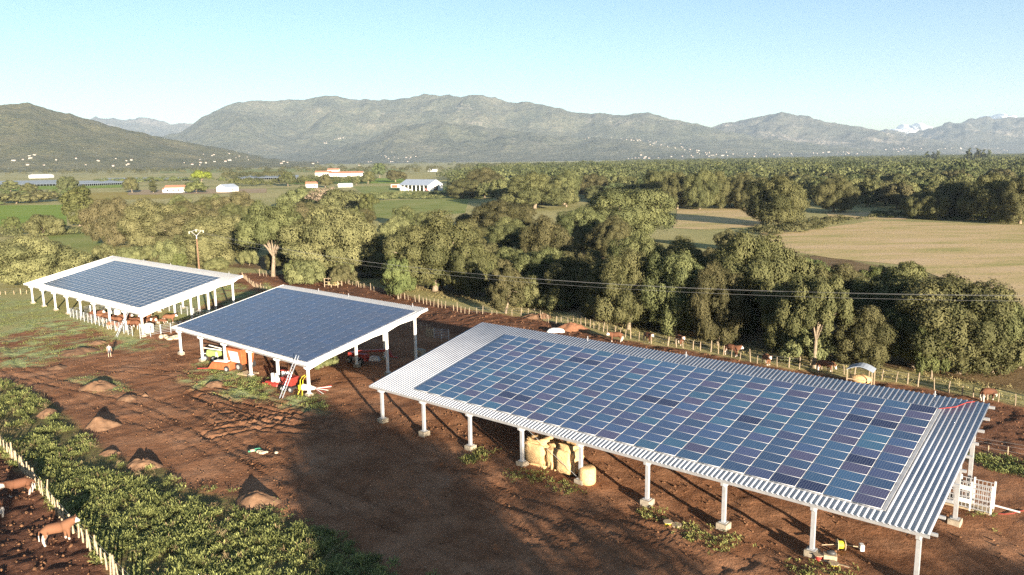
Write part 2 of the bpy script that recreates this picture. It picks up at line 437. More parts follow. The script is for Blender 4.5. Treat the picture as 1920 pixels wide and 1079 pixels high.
clods(26000, 3, [(-60, 690), (110, 660), (330, 640), (600, 700), (900, 740), (1500, 900), (1900, 960), (1960, 1100), (500, 1130), (330, 900), (100, 750)], .03, .17, 'earth_clods', 'loose earth clods scattered over the red brown yard')
clods(9000, 4, PL_FRONT, .05, .2, 'paddock_clods', 'dark trampled clods in the front cattle paddock')
clods(16000, 5, PL_BACK, .05, .24, 'yard_clods', 'dark churned clods in the cattle yard behind the sheds')

# flat far fields laid just above the ground sheet
def field(name, pts, mat, lift=.06):
    vs = [at(*p) for p in pts]
    bm = bmesh.new(); f = bm.faces.new([bm.verts.new((v.x, v.y, v.z + lift)) for v in vs])
    bmesh.ops.triangulate(bm, faces=[f]); bmesh.ops.recalc_face_normals(bm, faces=list(bm.faces))
    if sum(q.normal.z for q in bm.faces) < 0: bmesh.ops.reverse_faces(bm, faces=list(bm.faces))
    me = bpy.data.meshes.new(name); bm.to_mesh(me); bm.free(); me.materials.append(mat)
    return tag(link(bpy.data.objects.new(name, me)), kind='structure')
def fieldmat(name, stops, big=.03, fine=1.2, stretch=(1, 1, 1), bs=.5):
    m, n, l, b = newmat(name, .97, .05)
    mp = n.new('ShaderNodeMapping'); l.new(geop(n), mp.inputs[0]); mp.inputs['Scale'].default_value = stretch
    mp.inputs['Rotation'].default_value = (0, 0, .35)
    a = noise(n, l, big, 6, .62, mp.outputs[0]); f = noise(n, l, fine, 5, .7, mp.outputs[0])
    v = math_(n, l, 'ADD', math_(n, l, 'MULTIPLY', a.outputs[0], .65), math_(n, l, 'MULTIPLY', f.outputs[0], .35))
    r = ramp(n, stops); l.new(v, r.inputs[0]); l.new(r.outputs[0], b.inputs['Base Color'])
    bump(n, l, b, f.outputs[0], bs, .15)
    return m
M_STUB = fieldmat('stubble', [(.34, (.24, .25, .08)), (.44, (.42, .34, .14)), (.52, (.54, .39, .20)), (.62, (.58, .42, .25)), (.74, (.34, .30, .12))], .035, .9, (1, 3.2, 1))
M_MEAD = fieldmat('meadow', [(.3, (.13, .17, .04)), (.5, (.23, .25, .08)), (.7, (.30, .28, .11))], .05, .9)
M_CROP = fieldmat('green_crop', [(.3, (.12, .19, .03)), (.5, (.20, .27, .05)), (.7, (.28, .31, .08))], .03, .5, (.4, 3, 1))
M_MAIZE = fieldmat('yellowed_crop', [(.3, (.22, .19, .06)), (.5, (.33, .27, .08)), (.7, (.24, .15, .07))], .03, .3, (.3, 3, 1))
M_BARE = fieldmat('bare_earth', [(.3, (.26, .19, .12)), (.5, (.36, .27, .17)), (.7, (.3, .24, .13))], .03, .3)
field('stubble_field', [(1420, 436), (1545, 428), (1640, 414), (1930, 424), (2300, 440), (2300, 760), (1935, 600), (1830, 545), (1700, 498), (1560, 485), (1470, 470)], M_STUB)
field('mown_meadow', [(1270, 394), (1420, 391), (1430, 424), (1330, 432), (1262, 428)], M_STUB)
field('meadow_strip', [(1545, 397), (1700, 399), (1700, 412), (1560, 412)], M_STUB, .05)
field('barn_meadow', [(660, 350), (900, 348), (905, 372), (700, 374)], M_MEAD)
field('oak_meadow', [(690, 377), (880, 372), (872, 400), (700, 412)], M_MEAD)
field('green_crop_field', [(-150, 388), (125, 384), (125, 424), (-150, 434)], M_CROP)
field('small_meadow', [(60, 436), (175, 430), (200, 470), (190, 520), (130, 520), (90, 445)], M_MEAD)
field('yellowed_crop_field', [(160, 362), (330, 358), (340, 372), (160, 376)], M_MAIZE)
field('farmyard', [(240, 357), (500, 354), (500, 362), (240, 366)], M_BARE, .13)
field('distant_crop_field', [(-100, 350), (230, 344), (230, 352), (-100, 360)], M_CROP, .1)
field('distant_green_field', [(540, 337), (760, 334), (760, 344), (540, 346)], M_CROP)
field('distant_pasture', [(880, 318), (1060, 316), (1060, 322), (880, 324)], M_CROP)
field('distant_plain_field', [(300, 318), (760, 316), (760, 322), (300, 325)], M_MEAD)

# ------------------------------------------------------------------ solar sheds
m, n, l, b = newmat('solar_glass', .22, .28)
pt = n.new('ShaderNodeAttribute'); pt.attribute_name = 'tone'
uv = n.new('ShaderNodeUVMap').outputs[0]
sx = n.new('ShaderNodeSeparateXYZ'); l.new(uv, sx.inputs[0])
def cellline(o, k, w):
    v = math_(n, l, 'FRACT', math_(n, l, 'MULTIPLY', o, k))
    return math_(n, l, 'GREATER_THAN', math_(n, l, 'ABSOLUTE', math_(n, l, 'SUBTRACT', v, .5)), .5 - w)
cl = math_(n, l, 'MAXIMUM', cellline(sx.outputs[0], 10, .055), cellline(sx.outputs[1], 6, .055))
bb = math_(n, l, 'MULTIPLY', cellline(sx.outputs[0], 30, .05), .35)
nzp = noise(n, l, 3.5, 4, .7, geop(n))
tn = mixc(n, l, math_(n, l, 'MULTIPLY', nzp.outputs[0], .8), pt.outputs['Color'], mixc(n, l, 1.0, pt.outputs['Color'], (.55, .75, .9), 'MULTIPLY'))
cc = mixc(n, l, math_(n, l, 'MULTIPLY', math_(n, l, 'MAXIMUM', cl, bb), .6), tn, (.22, .26, .32))
l.new(cc, b.inputs['Base Color'])
M_SOLAR = m
M_FRAME = simple('panel_frame', (.50, .50, .50), (.44, .44, .44), 5, .5, .2)
M_FRAMED = simple('dark_panel_frame', (.085, .10, .15), (.07, .085, .13), 5, .45, .2)
m, n, l, b = newmat('corrugated_steel', .42, .4, .25)
t = noise(n, l, .7, 5, .6, objco(n)); r = ramp(n, [(.3, (.40, .41, .44)), (.7, (.50, .51, .54))]); l.new(t.outputs[0], r.inputs[0]); l.new(r.outputs[0], b.inputs['Base Color'])
M_CORR = m
M_CORRW = simple('white_corrugated_steel', (.80, .77, .72), (.72, .69, .64), .7, .45, .1)

def panel_geo(plist, tones, place):
    """panels (x0,x1,y0,y1) on the roof plane -> arrays: frame ring, glass, sides"""
    V = []; Fq = []; MI = []; TN = []; UV = []
    fr = .024; th = .045
    for (x0, x1, y0, y1), tn in zip(plist, tones):
        b0 = len(V)
        for (x, y) in ((x0, y0), (x1, y0), (x1, y1), (x0, y1)): V.append(place(x, y, 0))
        for (x, y) in ((x0, y0), (x1, y0), (x1, y1), (x0, y1)): V.append(place(x, y, th))
        for (x, y) in ((x0 + fr, y0 + fr), (x1 - fr, y0 + fr), (x1 - fr, y1 - fr), (x0 + fr, y1 - fr)): V.append(place(x, y, th))
        q = [(8, 9, 10, 11)] + [(4 + i, 4 + (i + 1) % 4, 8 + (i + 1) % 4, 8 + i) for i in range(4)] + [(i, (i + 1) % 4, 4 + (i + 1) % 4, 4 + i) for i in range(4)] + [(3, 2, 1, 0)]
        for k, f in enumerate(q):
            Fq.append([b0 + i for i in f]); MI.append(0 if k == 0 else 1); TN.append(tn)
            UV += [(0, 0), (1, 0), (1, 1), (0, 1)]
    return V, Fq, MI, TN, UV
def panel_obj(name, plist, tones, place, parent, frame_mat):
    V, Fq, MI, TN, UV = panel_geo(plist, tones, place)
    me = rawmesh(name, V, Fq, [M_SOLAR, frame_mat], MI)
    a = me.attributes.new('tone', 'FLOAT_COLOR', 'FACE')
    a.data.foreach_set('color', np.array([(*t, 1) for t in TN], np.float32).ravel())
    u = me.uv_layers.new(name='UVMap'); u.data.foreach_set('uv', np.array(UV, np.float32).ravel())
    return link(bpy.data.objects.new(name, me), parent)

def tones_for(nc, nr, palette, seed):
    rr = random.Random(seed); out = {}
    for i in range(nc):
        for j in range(nr):
            cc, w = zip(*palette); q = rr.choices(cc, w)[0]; k = rr.uniform(.70, .92)
            out[i, j] = tuple(v * k for v in q)
    return out
def shed(label, corner, yaw, slope, ln, wd, h, npost, p0, p1, margins, nc, nr, roofmat, tone, stubs, darks=(), fsz=(.68, .68, .28), fmat=None, group='open solar sheds of the farm'):
    fmat = fmat or M_FRAME
    cx, cy = corner; base = gzf(cx, cy)
    root = thing('solar_shed', label, 'shed', (cx, cy, base), yaw, group)
    cs, sn = math.cos(slope), math.sin(slope)
    up = Vector((0, -sn, cs))
    def rp(x, y, z): return Vector((x, y * cs, h + y * sn + LS * x)) + up * z
    # corrugated sheet
    pitch = .3345; nrib = int(round(ln / pitch)); pitch = ln / nrib
    prof = []
    for i in range(nrib):
        for u, z in ((0, 0), (.54, 0), (.60, .062), (.92, .062)): prof.append((i * pitch + u * pitch, z))
    prof.append((ln, 0))
    V = []
    for y in (0.0, wd):
        for x, z in prof: V.append(rp(x, y, z))
    for y in (0.0, wd):
        for x, z in prof: V.append(rp(x, y, z - .012))
    k = len(prof); F = []
    for i in range(k - 1):
        F.append((i, i + 1, k + i + 1, k + i)); F.append((2 * k + i + 1, 2 * k + i, 3 * k + i, 3 * k + i + 1))
        F.append((i + 1, i, 2 * k + i, 2 * k + i + 1)); F.append((k + i, k + i + 1, 3 * k + i + 1, 3 * k + i))
    F += [(0, k, 3 * k, 2 * k), (k - 1, 2 * k - 1 - 0, 4 * k - 1, 3 * k - 1)]
    link(bpy.data.objects.new('roof_sheet', rawmesh('roof_sheet', V, F, roofmat)), root)
    steel = M_GALV if stubs else M_WHITE
    # eave and ridge trims
    q = MB(); q.hexa([rp(0, -.03, -.20), rp(ln, -.03, -.20), rp(ln, .05, -.20), rp(0, .05, -.20), rp(0, -.03, -.018), rp(ln, -.03, -.018), rp(ln, .05, -.018), rp(0, .05, -.018)])
    q.build('eave_channel', M_GALV, root)
    # purlins
    npur = 10
    for i in range(npur):
        y = .35 + i * (wd - .6) / (npur - 1); e = .32 if stubs else .05
        q = MB(); q.hexa([rp(.08, y - .05, -.20), rp(ln + e, y - .05, -.20), rp(ln + e, y + .05, -.20), rp(.08, y + .05, -.20),
                          rp(.08, y - .05, -.016), rp(ln + e, y - .05, -.016), rp(ln + e, y + .05, -.016), rp(.08, y + .05, -.016)])
        q.build('purlin', steel, root)
    if not stubs:                                # white verge boards on the gable end
        for x0, x1 in ((ln + .06, ln + .11), (-.06, -.012)):
            q = MB(); q.hexa([rp(x0, -.02, -.24), rp(x1, -.02, -.24), rp(x1, wd, -.24), rp(x0, wd, -.24), rp(x0, -.02, .07), rp(x1, -.02, .07), rp(x1, wd, .07), rp(x0, wd, .07)])
            q.build('verge_board', M_WHITE, root)
    # frames: haunched rafter on three posts
    wy = wd * cs
    xs = [p0 + (p1 - p0) * i / (npost - 1) for i in range(npost)]
    yf, ym, yb = .55, .66 * wy, .915 * wy
    def zr_(x, y): return h + y / cs * sn + LS * x
    for x in xs:
        top = -.215; hw = .10
        ys = [.12, yf, yf + 2.2, ym - 2.0, ym, ym + 1.6, yb - 2.2, yb, wy - .25]; dp = [.26, .62, .40, .40, .58, .40, .40, .62, .22]
        q = MB()
        prof = [(x, y, zr_(x, y) + top) for y in ys] + [(x, y, zr_(x, y) + top - d) for y, d in list(zip(ys, dp))[::-1]]
        q.prism(prof, (-hw, 0, 0), (hw, 0, 0)); q.build('rafter', steel, root)
        for y, hh in ((yf, .0), (ym, 0), (yb, 0)):
            wp = root.location.x + math.cos(yaw) * x - math.sin(yaw) * y, root.location.y + math.sin(yaw) * x + math.cos(yaw) * y
            zg_ = gzf(*wp) - base
            zt = zr_(x, y) + top - .30
            q = MB(); q.box((x, y, (zg_ + .2 + zt) / 2), (.19, .185, zt - zg_ - .2))
            for w_ in (-.108, .108): q.box((x, y + w_, (zg_ + .2 + zt) / 2), (.235, .028, zt - zg_ - .2))
            q.box((x, y, zg_ + fsz[2] + .03), (.5, .45, .04))
            q.build('post', steel, root)
            q = MB(); q.box((x, y, zg_ + fsz[2] / 2 - .15), (fsz[0], fsz[1], fsz[2] + .3)); q.build('footing', M_CONC, root, bevel=.03)
    # panels
    ml, mr, mf, mb = margins; pw = (ln - ml - mr) / nc; ph = (wd - mf - mb) / nr
    tn = tones_for(nc, nr, tone, len(label)); 
    for d in darks: tn[d] = (.012, .018, .06)
    allp = []; gxp = .02 if fmat is M_FRAME else .035
    for i in range(nc):
        for j in range(nr):
            rct = (ml + i * pw + gxp, ml + (i + 1) * pw - gxp, mf + j * ph + .006, mf + (j + 1) * ph - .006)
            cpt = root.matrix_world if False else Matrix.Translation(root.location) @ Matrix.Rotation(yaw, 4, 'Z')
            dist = ((cpt @ rp((rct[0] + rct[1]) / 2, (rct[2] + rct[3]) / 2, 0)) - Vector((0, 0, CAMZ))).length
            allp.append((dist, rct, tn[i, j]))
    allp.sort(key=lambda a: a[0])
    place = lambda x, y, z: rp(x, y, .10 + z)
    for dist, rct, c_ in allp[:100]: panel_obj('solar_panel', [rct], [c_], place, root, fmat)
    o = panel_obj('solar_panel_array', [a[1] for a in allp[100:]], [a[2] for a in allp[100:]], place, root, fmat)
    o['kind'] = 'stuff'
    # aluminium rails around the panel field, small roof brackets
    q = MB()
    for y in (mf - .06, wd - mb + .06): q.hexa([rp(ml, y - .03, .052), rp(ln - mr, y - .03, .052), rp(ln - mr, y + .03, .052), rp(ml, y + .03, .052), rp(ml, y - .03, .1), rp(ln - mr, y - .03, .1), rp(ln - mr, y + .03, .1), rp(ml, y + .03, .1)])
    x = ln - mr + .12
    q.hexa([rp(x - .1, mf, .053), rp(x + .1, mf, .053), rp(x + .1, wd - mb, .053), rp(x - .1, wd - mb, .053), rp(x - .1, mf, .11), rp(x + .1, mf, .11), rp(x + .1, wd - mb, .11), rp(x - .1, wd - mb, .11)])
    q.build('mounting_rail', M_GALV, root)
    for fx in (.30, .52, .93):
        q = MB(); p = rp(ln * fx, wd - .35, .05); q.tube([p, p + Vector((0, 0, .45))], .035, 6); q.box(p + Vector((0, 0, .2)), (.2, .06, .06)); q.build('roof_anchor', M_GALV, root)
    def toW(x, y, z): return Matrix.Translation(root.location) @ Matrix.Rotation(yaw, 4, 'Z') @ Vector((x, y, z))
    return root, rp, toW, xs, zr_
BLUE3 = [((.050, .095, .20), 5), ((.042, .105, .20), 4), ((.062, .078, .17), 3), ((.085, .076, .15), 2), ((.036, .078, .16), 2), ((.042, .125, .21), 1.2)]
BLUE2 = [((.052, .066, .118), 5), ((.060, .072, .120), 4), ((.046, .066, .13), 3), ((.07, .072, .11), 1)]
BLUE1 = [((.028, .028, .042), 5), ((.034, .034, .046), 4), ((.034, .046, .085), 1.0), ((.045, .042, .056), 2)]
SH3 = shed('large near shed with a grey corrugated roof of bright blue solar panels over straw bales', (-13.554, 69.704), -.714, .213, 47.5, 15.95, 3.5, 9, 1.15, 46.9, (5.25, 2.75, 1.06, 2.0), 24, 13, M_CORR, BLUE3, True,
           [(20, 0), (21, 0), (21, 9), (22, 9), (22, 4), (23, 12), (12, 6), (13, 6), (5, 2), (6, 2), (17, 6), (6, 10), (7, 10)], (.76, .76, .38))
SH2 = shed('middle shed covered almost edge to edge in dark blue solar panels over farm machinery', (-44.684, 98.539), -.738, .204, 31.4, 17.17, 3.5, 6, 1.0, 30.75, (.45, .65, .5, 1.35), 18, 15, M_CORRW, BLUE2, False, fmat=M_FRAMED)
SH1 = shed('far left shed, wide white roof border around greyish solar panels, over a cattle pen', (-91.238, 141.892), -.724, .216, 50.07, 16.78, 3.5, 9, 2.3, 49.3, (6.05, 2.85, 1.35, 2.1), 24, 13, M_CORRW, BLUE1, False)

# ------------------------------------------------------------------ hills and mountains
def hillmat(name, stops, rock, rocky=.62, sc=.004):
    m, n, l, b = newmat(name, .97, .05)
    p = geop(n)
    a = noise(n, l, sc, 8, .65, p); f = noise(n, l, sc * 9, 6, .7, p); g = noise(n, l, sc * .55, 5, .6, p, .6)
    v = math_(n, l, 'ADD', math_(n, l, 'MULTIPLY', a.outputs[0], .5), math_(n, l, 'MULTIPLY', f.outputs[0], .5))
    r = ramp(n, stops); l.new(v, r.inputs[0])
    rk = ramp(n, [(rocky, (0, 0, 0)), (rocky + .07, (1, 1, 1))]); l.new(math_(n, l, 'ADD', math_(n, l, 'MULTIPLY', g.outputs[0], .7), math_(n, l, 'MULTIPLY', f.outputs[0], .35)), rk.inputs[0])
    c = mixc(n, l, math_(n, l, 'MULTIPLY', rk.outputs[0], .8), r.outputs[0], rock)
    sp = noise(n, l, sc * 22, 3, .7, p); rs = ramp(n, [(.40, (.45, .48, .45)), (.60, (1, 1, 1))]); l.new(sp.outputs[0], rs.inputs[0])
    l.new(mixc(n, l, .45, c, rs.outputs[0], 'MULTIPLY'), b.inputs['Base Color'])
    bump(n, l, b, f.outputs[0], 1.0, 55)
    return m
M_HILLG = hillmat('scrub_hill', [(.36, (.065, .08, .032)), (.48, (.16, .155, .07)), (.56, (.23, .21, .10)), (.66, (.31, .26, .13))], (.26, .17, .09), .64, .006)
M_HILLM = hillmat('mountain_maquis', [(.36, (.045, .056, .036)), (.48, (.105, .11, .07)), (.57, (.15, .145, .095)), (.68, (.23, .205, .14))], (.28, .25, .2), .62, .0022)
M_HILLR = hillmat('rocky_mountain', [(.36, (.04, .052, .036)), (.5, (.11, .108, .08)), (.66, (.22, .195, .15))], (.36, .31, .25), .55, .0022)
BV = []
def hills(name, prof, dist, depth, back, mat, seed, amp=.10, spur=.16, na=420, nd=70, foot=-6.0, kind=None):
    """ridge whose crest is seen along prof (photo points) at the given distance, sloping down toward the plain"""
    prof = sorted(prof); px = np.array([p[0] for p in prof], float); py = np.array([p[1] for p in prof], float)
    xs = np.linspace(px[0], px[-1], na); ys = np.interp(xs, px, py)
    ker = np.array([1, 2, 1.]) / 4; ys = np.concatenate([ys[:1], np.convolve(ys, ker, 'valid'), ys[-1:]]); ys = ys + (fbm(xs * .06, xs * 0, seed, 4) - .47) * 5
    V = []; nb = 14
    rows = []
    for x, y in zip(xs, ys):
        r = ray(x, y); hd = math.hypot(r.x, r.y); d = Vector((r.x / hd, r.y / hd)); tz = r.z / hd
        rows.append((d, tz))
    az = np.array([math.atan2(d.x, d.y) for d, _ in rows])
    ts = np.concatenate([np.linspace(0, 1, nd) ** .9, 1 + np.linspace(.06, 1, nb)])
    A = np.repeat(az[:, None], len(ts), 1); T = np.repeat(ts[None, :], na, 0)
    crest = np.array([tz for _, tz in rows])
    dcrest = dist * (1 + .05 * (fbm(az * 14, az * 0, seed, 2) - .4))
    D = np.where(T <= 1, dcrest[:, None] - depth * (1 - T), dcrest[:, None] + back * (T - 1))
    Xw = np.sin(A) * D; Yw = np.cos(A) * D
    hc = CAMZ + crest[:, None] * dcrest[:, None]
    sh = np.where(T <= 1, T ** 1.25 * (.82 + .18 * T), np.clip(1 - (T - 1) ** 1.3, 0, 1))
    L_ = depth * .42
    rn = 1 - np.abs(2 * fbm(Xw / L_, Yw / L_, seed + 3, 5) / .97 - 1) * 1.6
    env = np.clip(4 * T * (1 - T), 0, 1) * (T <= 1)
    H_ = foot + (hc - foot) * sh * (1 + spur * 2.4 * (rn - .45) * env) + amp * hc * env * (fbm(Xw / (L_ * .22), Yw / (L_ * .22), seed + 9, 4) - .47) * 1.3
    fine = ((fbm(Xw / 90, Yw / 90, seed + 20, 3) - .45) * .0024 + (1 - np.abs(2 * fbm(Xw / 420, Yw / 420, seed + 31, 3) - .95) * 1.4 - .5) * .0065) * np.clip(T * 1.2, 0, 1) * (T <= 1) * dist
    H_ = H_ + fine
    Vv = np.stack([Xw, Yw, H_], -1).reshape(-1, 3); k = len(ts)
    I = np.arange(na * k).reshape(na, k)
    F = np.stack([I[:-1, :-1], I[1:, :-1], I[1:, 1:], I[:-1, 1:]], -1).reshape(-1, 4)
    me = rawmesh(name, Vv, F, mat, smooth=True)
    BV.append(BVHTree.FromPolygons([tuple(v) for v in Vv], [tuple(f) for f in F]))
    return tag(link(bpy.data.objects.new(name, me)), kind='structure')
hills('green_hill', [(-300, 235), (-120, 212), (-60, 206), (0, 199), (30, 198), (55, 196), (75, 200), (100, 209), (130, 215), (180, 227), (240, 243), (300, 258), (360, 271), (420, 284), (480, 294), (540, 302), (600, 307)], 4600, 1500, 1500, M_HILLG, 3, .08, .16, 360, 60)
hills('pale_far_ridge', [(90, 240), (150, 228), (175, 224), (215, 226), (235, 231), (265, 226), (300, 230), (350, 232), (380, 234), (440, 245), (480, 262)], 15000, 3500, 1500, M_HILLR, 11, .05, .12, 120, 30)
hills('mountain', [(60, 312), (150, 298), (230, 280), (300, 262), (340, 250), (362, 238), (385, 222), (420, 205), (445, 195), (480, 193), (510, 192), (560, 191), (590, 187), (628, 183), (655, 190), (710, 193), (745, 188), (770, 185), (800, 180), (815, 179), (840, 181), (860, 184), (893, 180), (920, 184), (945, 190), (975, 190), (1010, 200), (1050, 208), (1110, 217), (1170, 219), (1215, 216), (1260, 226), (1310, 238), (1380, 252), (1480, 268), (1600, 282), (1750, 292)], 9200, 2600, 2500, M_HILLM, 21, .10, .26, 640, 80)
hills('foothill', [(480, 308), (560, 299), (640, 280), (700, 259), (745, 241), (800, 233), (830, 230), (880, 234), (950, 246), (1030, 258), (1100, 262), (1180, 263), (1260, 277), (1360, 292), (1480, 300)], 7000, 1400, 1400, M_HILLM, 37, .11, .24, 420, 60)
hills('eastern_mountain', [(1230, 300), (1290, 262), (1330, 242), (1345, 238), (1380, 232), (1430, 222), (1465, 217), (1500, 220), (1540, 231), (1590, 241), (1640, 249), (1690, 257), (1760, 268), (1880, 284)], 11000, 2600, 2000, M_HILLR, 45, .12, .3, 360, 60)
hills('far_eastern_mountain', [(1560, 282), (1600, 262), (1640, 252), (1662, 249), (1690, 252), (1720, 250), (1745, 246), (1775, 235), (1795, 231), (1815, 224), (1850, 222), (1875, 225), (1900, 224), (1930, 220), (1990, 214), (2080, 222), (2200, 240)], 13500, 3200, 1600, M_HILLR, 53, .12, .3, 300, 50)
def onhill(px, py):
    r = ray(px, py).normalized(); o = Vector((0, 0, CAMZ)); best = None
    for b in BV:
        h = b.ray_cast(o, r)
        if h[0] is not None and (best is None or h[3] < best[1]): best = (h[0], h[3])
    if best is None or (best[0].z < 3 and r.z < 0):
        return at(px, py)
    return best[0]

# ------------------------------------------------------------------ trees
def quads(P, N, size, asp, rng):
    k = len(P); T = rng.normal(size=(k, 3)); N = N / (np.linalg.norm(N, axis=1, keepdims=True) + 1e-9)
    T -= N * (T * N).sum(1, keepdims=True); T /= np.linalg.norm(T, axis=1, keepdims=True) + 1e-9
    B = np.cross(N, T); a = (size * .5)[:, None]; c = (size * .5 * asp)[:, None]
    V = np.stack([P - T * a, P - B * c + T * a * .25, P + T * a, P + B * c + T * a * .1], 1).reshape(-1, 3)
    return V, np.arange(k * 4).reshape(k, 4)
def crown_mesh(name, seed, rad, zc, zr_, nl, lr, per, leaf, mat, low=-.45, squash=1.0, topw=1.0, gap=.0):
    rng = np.random.default_rng(seed)
    Ps, Ns, Ss, Ts = [], [], [], []
    i = 0; C = []
    while len(C) < nl and i < 6000:
        i += 1
        d = rng.normal(size=3); d /= np.linalg.norm(d)
        if d[2] < low: continue
        k = rng.uniform(.62, .98) if rng.random() < .85 else rng.uniform(.1, .6)
        wob = 1 + .22 * math.sin(3 * math.atan2(d[1], d[0]) + seed) + .10 * math.sin(5 * math.atan2(d[1], d[0]) + seed * 2.1)
        w = topw if d[2] > .3 else 1.0
        c = np.array([d[0] * rad * wob * k * w, d[1] * rad * wob * k * w, zc + d[2] * zr_ * k])
        r = rng.uniform(*lr)
        if any(np.linalg.norm(c - c2) < .78 * max(r, r2) for c2, r2 in C): continue
        C.append((c, r))
    cen = np.array([0, 0, zc - .25 * zr_])
    for c, r in C:
        kk = int(per * (r / np.mean(lr)) ** 2)
        d = rng.normal(size=(kk, 3)); d /= np.linalg.norm(d, axis=1, keepdims=True)
        o = c - cen; o /= np.linalg.norm(o) + 1e-9
        d = d + o * .55; d /= np.linalg.norm(d, axis=1, keepdims=True)
        rr = r * (rng.uniform(.55, 1.0, kk) ** .45) * (1 + .18 * np.sin(d[:, 0] * 7 + seed) * np.sin(d[:, 1] * 6 + c[0]) + .1 * np.sin(d[:, 2] * 9 + c[1]))
        stray = rng.random(kk) < .05; rr[stray] *= 1.18
        P = c + d * rr[:, None] * np.array([1, 1, .85 * squash])
        Nn = d + rng.normal(size=(kk, 3)) * .24 + np.array([0, 0, .12])
        Ps.append(P); Ns.append(Nn); Ss.append(rng.uniform(.7, 1.35, kk) * leaf)
        Ts.append(np.clip(rng.normal(.5, .11, kk) + rng.uniform(-.24, .24), 0, 1))
    P = np.concatenate(Ps); N = np.concatenate(Ns); s = np.concatenate(Ss); t = np.concatenate(Ts)
    ok = P[:, 2] > .05
    P, N, s, t = P[ok], N[ok], s[ok], t[ok]
    V, F = quads(P, N, s, rng.uniform(.55, .9, len(P)), rng)
    return rawmesh(name, V, F, mat, tint=t), C
def trunk_mesh(name, seed, C, h0, r0, mat, nlimb=6, lean=.6):
    rr = random.Random(seed); q = MB()
    top = Vector((rr.uniform(-lean, lean), rr.uniform(-lean, lean), h0))
    q.tube([(0, 0, -.3), (top.x * .3, top.y * .3, h0 * .35), (top.x * .8, top.y * .8, h0 * .75), top], [r0 * 1.35, r0, r0 * .85, r0 * .75], 9)
    for c, r in rr.sample(C, min(nlimb, len(C))):
        e = Vector(c); mid = top.lerp(e, .5) + Vector((rr.uniform(-.5, .5), rr.uniform(-.5, .5), rr.uniform(.1, .9)))
        q.tube([top - Vector((0, 0, .35)), top.lerp(mid, .55), mid, e], [r0 * .6, r0 * .42, r0 * .3, r0 * .12], 6)
    bmesh.ops.recalc_face_normals(q.bm, faces=list(q.bm.faces))
    for f in q.bm.faces: f.smooth = True
    me = bpy.data.meshes.new(name); q.bm.to_mesh(me); q.bm.free(); me.materials.append(mat); return me
VAR = {}
def variant(key, seed, rad, zc, zr_, nl, lr, per, leaf, mat, h0, r0, nlimb=6, **kw):
    cm, C = crown_mesh('crown', seed, rad, zc, zr_, nl, lr, per, leaf, mat, **kw)
    top = max(c[2] + r for c, r in C); wid = max(max(abs(c[0]), abs(c[1])) + r * .8 for c, r in C) * 2
    VAR[key] = (cm, trunk_mesh('trunk', seed, C, h0, r0, M_BARK, nlimb), wid, top)
for i in range(6): variant('oak%d' % i, 100 + i, 6.2, 5.9, 5.2, 70, (1.2, 2.5), 900, .245, M_LEAF, 2.6, .42, low=-.9)
for i in range(3): variant('open%d' % i, 140 + i, 5.4, 6.9, 4.6, 48, (1.0, 2.0), 760, .24, M_LEAF, 3.6, .36, 9, low=-.35)
for i in range(2): variant('small%d' % i, 160 + i, 3.0, 3.6, 3.3, 38, (.7, 1.3), 420, .23, M_LEAFG if i else M_LEAF, 1.8, .2, 7, low=-.85)
for i in range(3): variant('bush%d' % i, 170 + i, 3.2, 1.7, 2.2, 36, (.7, 1.3), 420, .22, M_LEAFY, .8, .15, 5, low=-.4)
for i in range(3): variant('wood%d' % i, 180 + i, 5.8, 6.0, 5.0, 40, (1.4, 2.7), 200, .68, (M_LEAF, M_LEAFD, M_LEAF)[i], 3.0, .4, 4, low=-.6)
for i in range(2): variant('farbush%d' % i, 190 + i, 4.0, 2.6, 2.6, 20, (1.0, 1.9), 70, .85, (M_LEAFY, M_LEAFG)[i], 1.0, .2, 3, low=-.4)
variant('poplar', 200, 1.5, 9.0, 8.5, 40, (.7, 1.2), 60, .7, M_LEAFD, 3.0, .25, 3, low=-.95)
variant('hedge', 201, 3.0, 4.6, 4.4, 46, (.9, 1.7), 230, .36, M_LEAFG, 2.0, .3, 4, low=-.9)
variant('pine', 202, 4.5, 8.0, 2.2, 26, (1.2, 2.0), 130, .6, M_LEAFB, 5.5, .3, 6, low=-.2)
variant('bare', 203, 4.6, 6.6, 3.6, 30, (.7, 1.4), 90, .34, M_DEAD, 3.0, .3, 26, low=-.4)
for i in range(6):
    a_ = VAR['oak%d' % i]; m2 = a_[0].copy(); m2.materials[0] = M_LEAFHAZE; VAR['oapale%d' % i] = (m2,) + a_[1:]
NAMEOF = {'oap': 'oak_tree', 'oak': 'oak_tree', 'ope': 'oak_tree', 'sma': 'young_oak', 'bus': 'olive_bush', 'woo': 'oak_tree', 'far': 'round_bush', 'pop': 'poplar_tree', 'hed': 'leafy_tree', 'pin': 'pine_tree', 'bar': 'dead_tree'}
CATOF = {'oak_tree': 'tree', 'young_oak': 'tree', 'olive_bush': 'bush', 'round_bush': 'bush', 'poplar_tree': 'tree', 'leafy_tree': 'tree', 'pine_tree': 'tree', 'dead_tree': 'tree'}
def tree(key, loc, width, height, label, group, rz=None, part=True):
    cm, tm, w0, h0 = VAR[key]; nm_ = NAMEOF[key[:3]]
    o = thing(nm_, label, CATOF[nm_], loc, R.uniform(0, 6.28) if rz is None else rz, group)
    o.scale = (width / w0, width / w0, height / h0)
    link(bpy.data.objects.new('crown', cm), o); link(bpy.data.objects.new('trunk', tm), o)
    return o
def ptree(key, cx, base, top, wpx, label, group):
    p = at(cx, base); s = mpx(p)
    # height whose tip projects to the wanted row
    d = math.hypot(p.x, p.y); r = ray(cx, top); t = d / math.hypot(r.x, r.y); hgt = max(1.0, CAMZ + r.z * t - p.z)
    return tree(key, p, wpx * s, hgt, label, group)
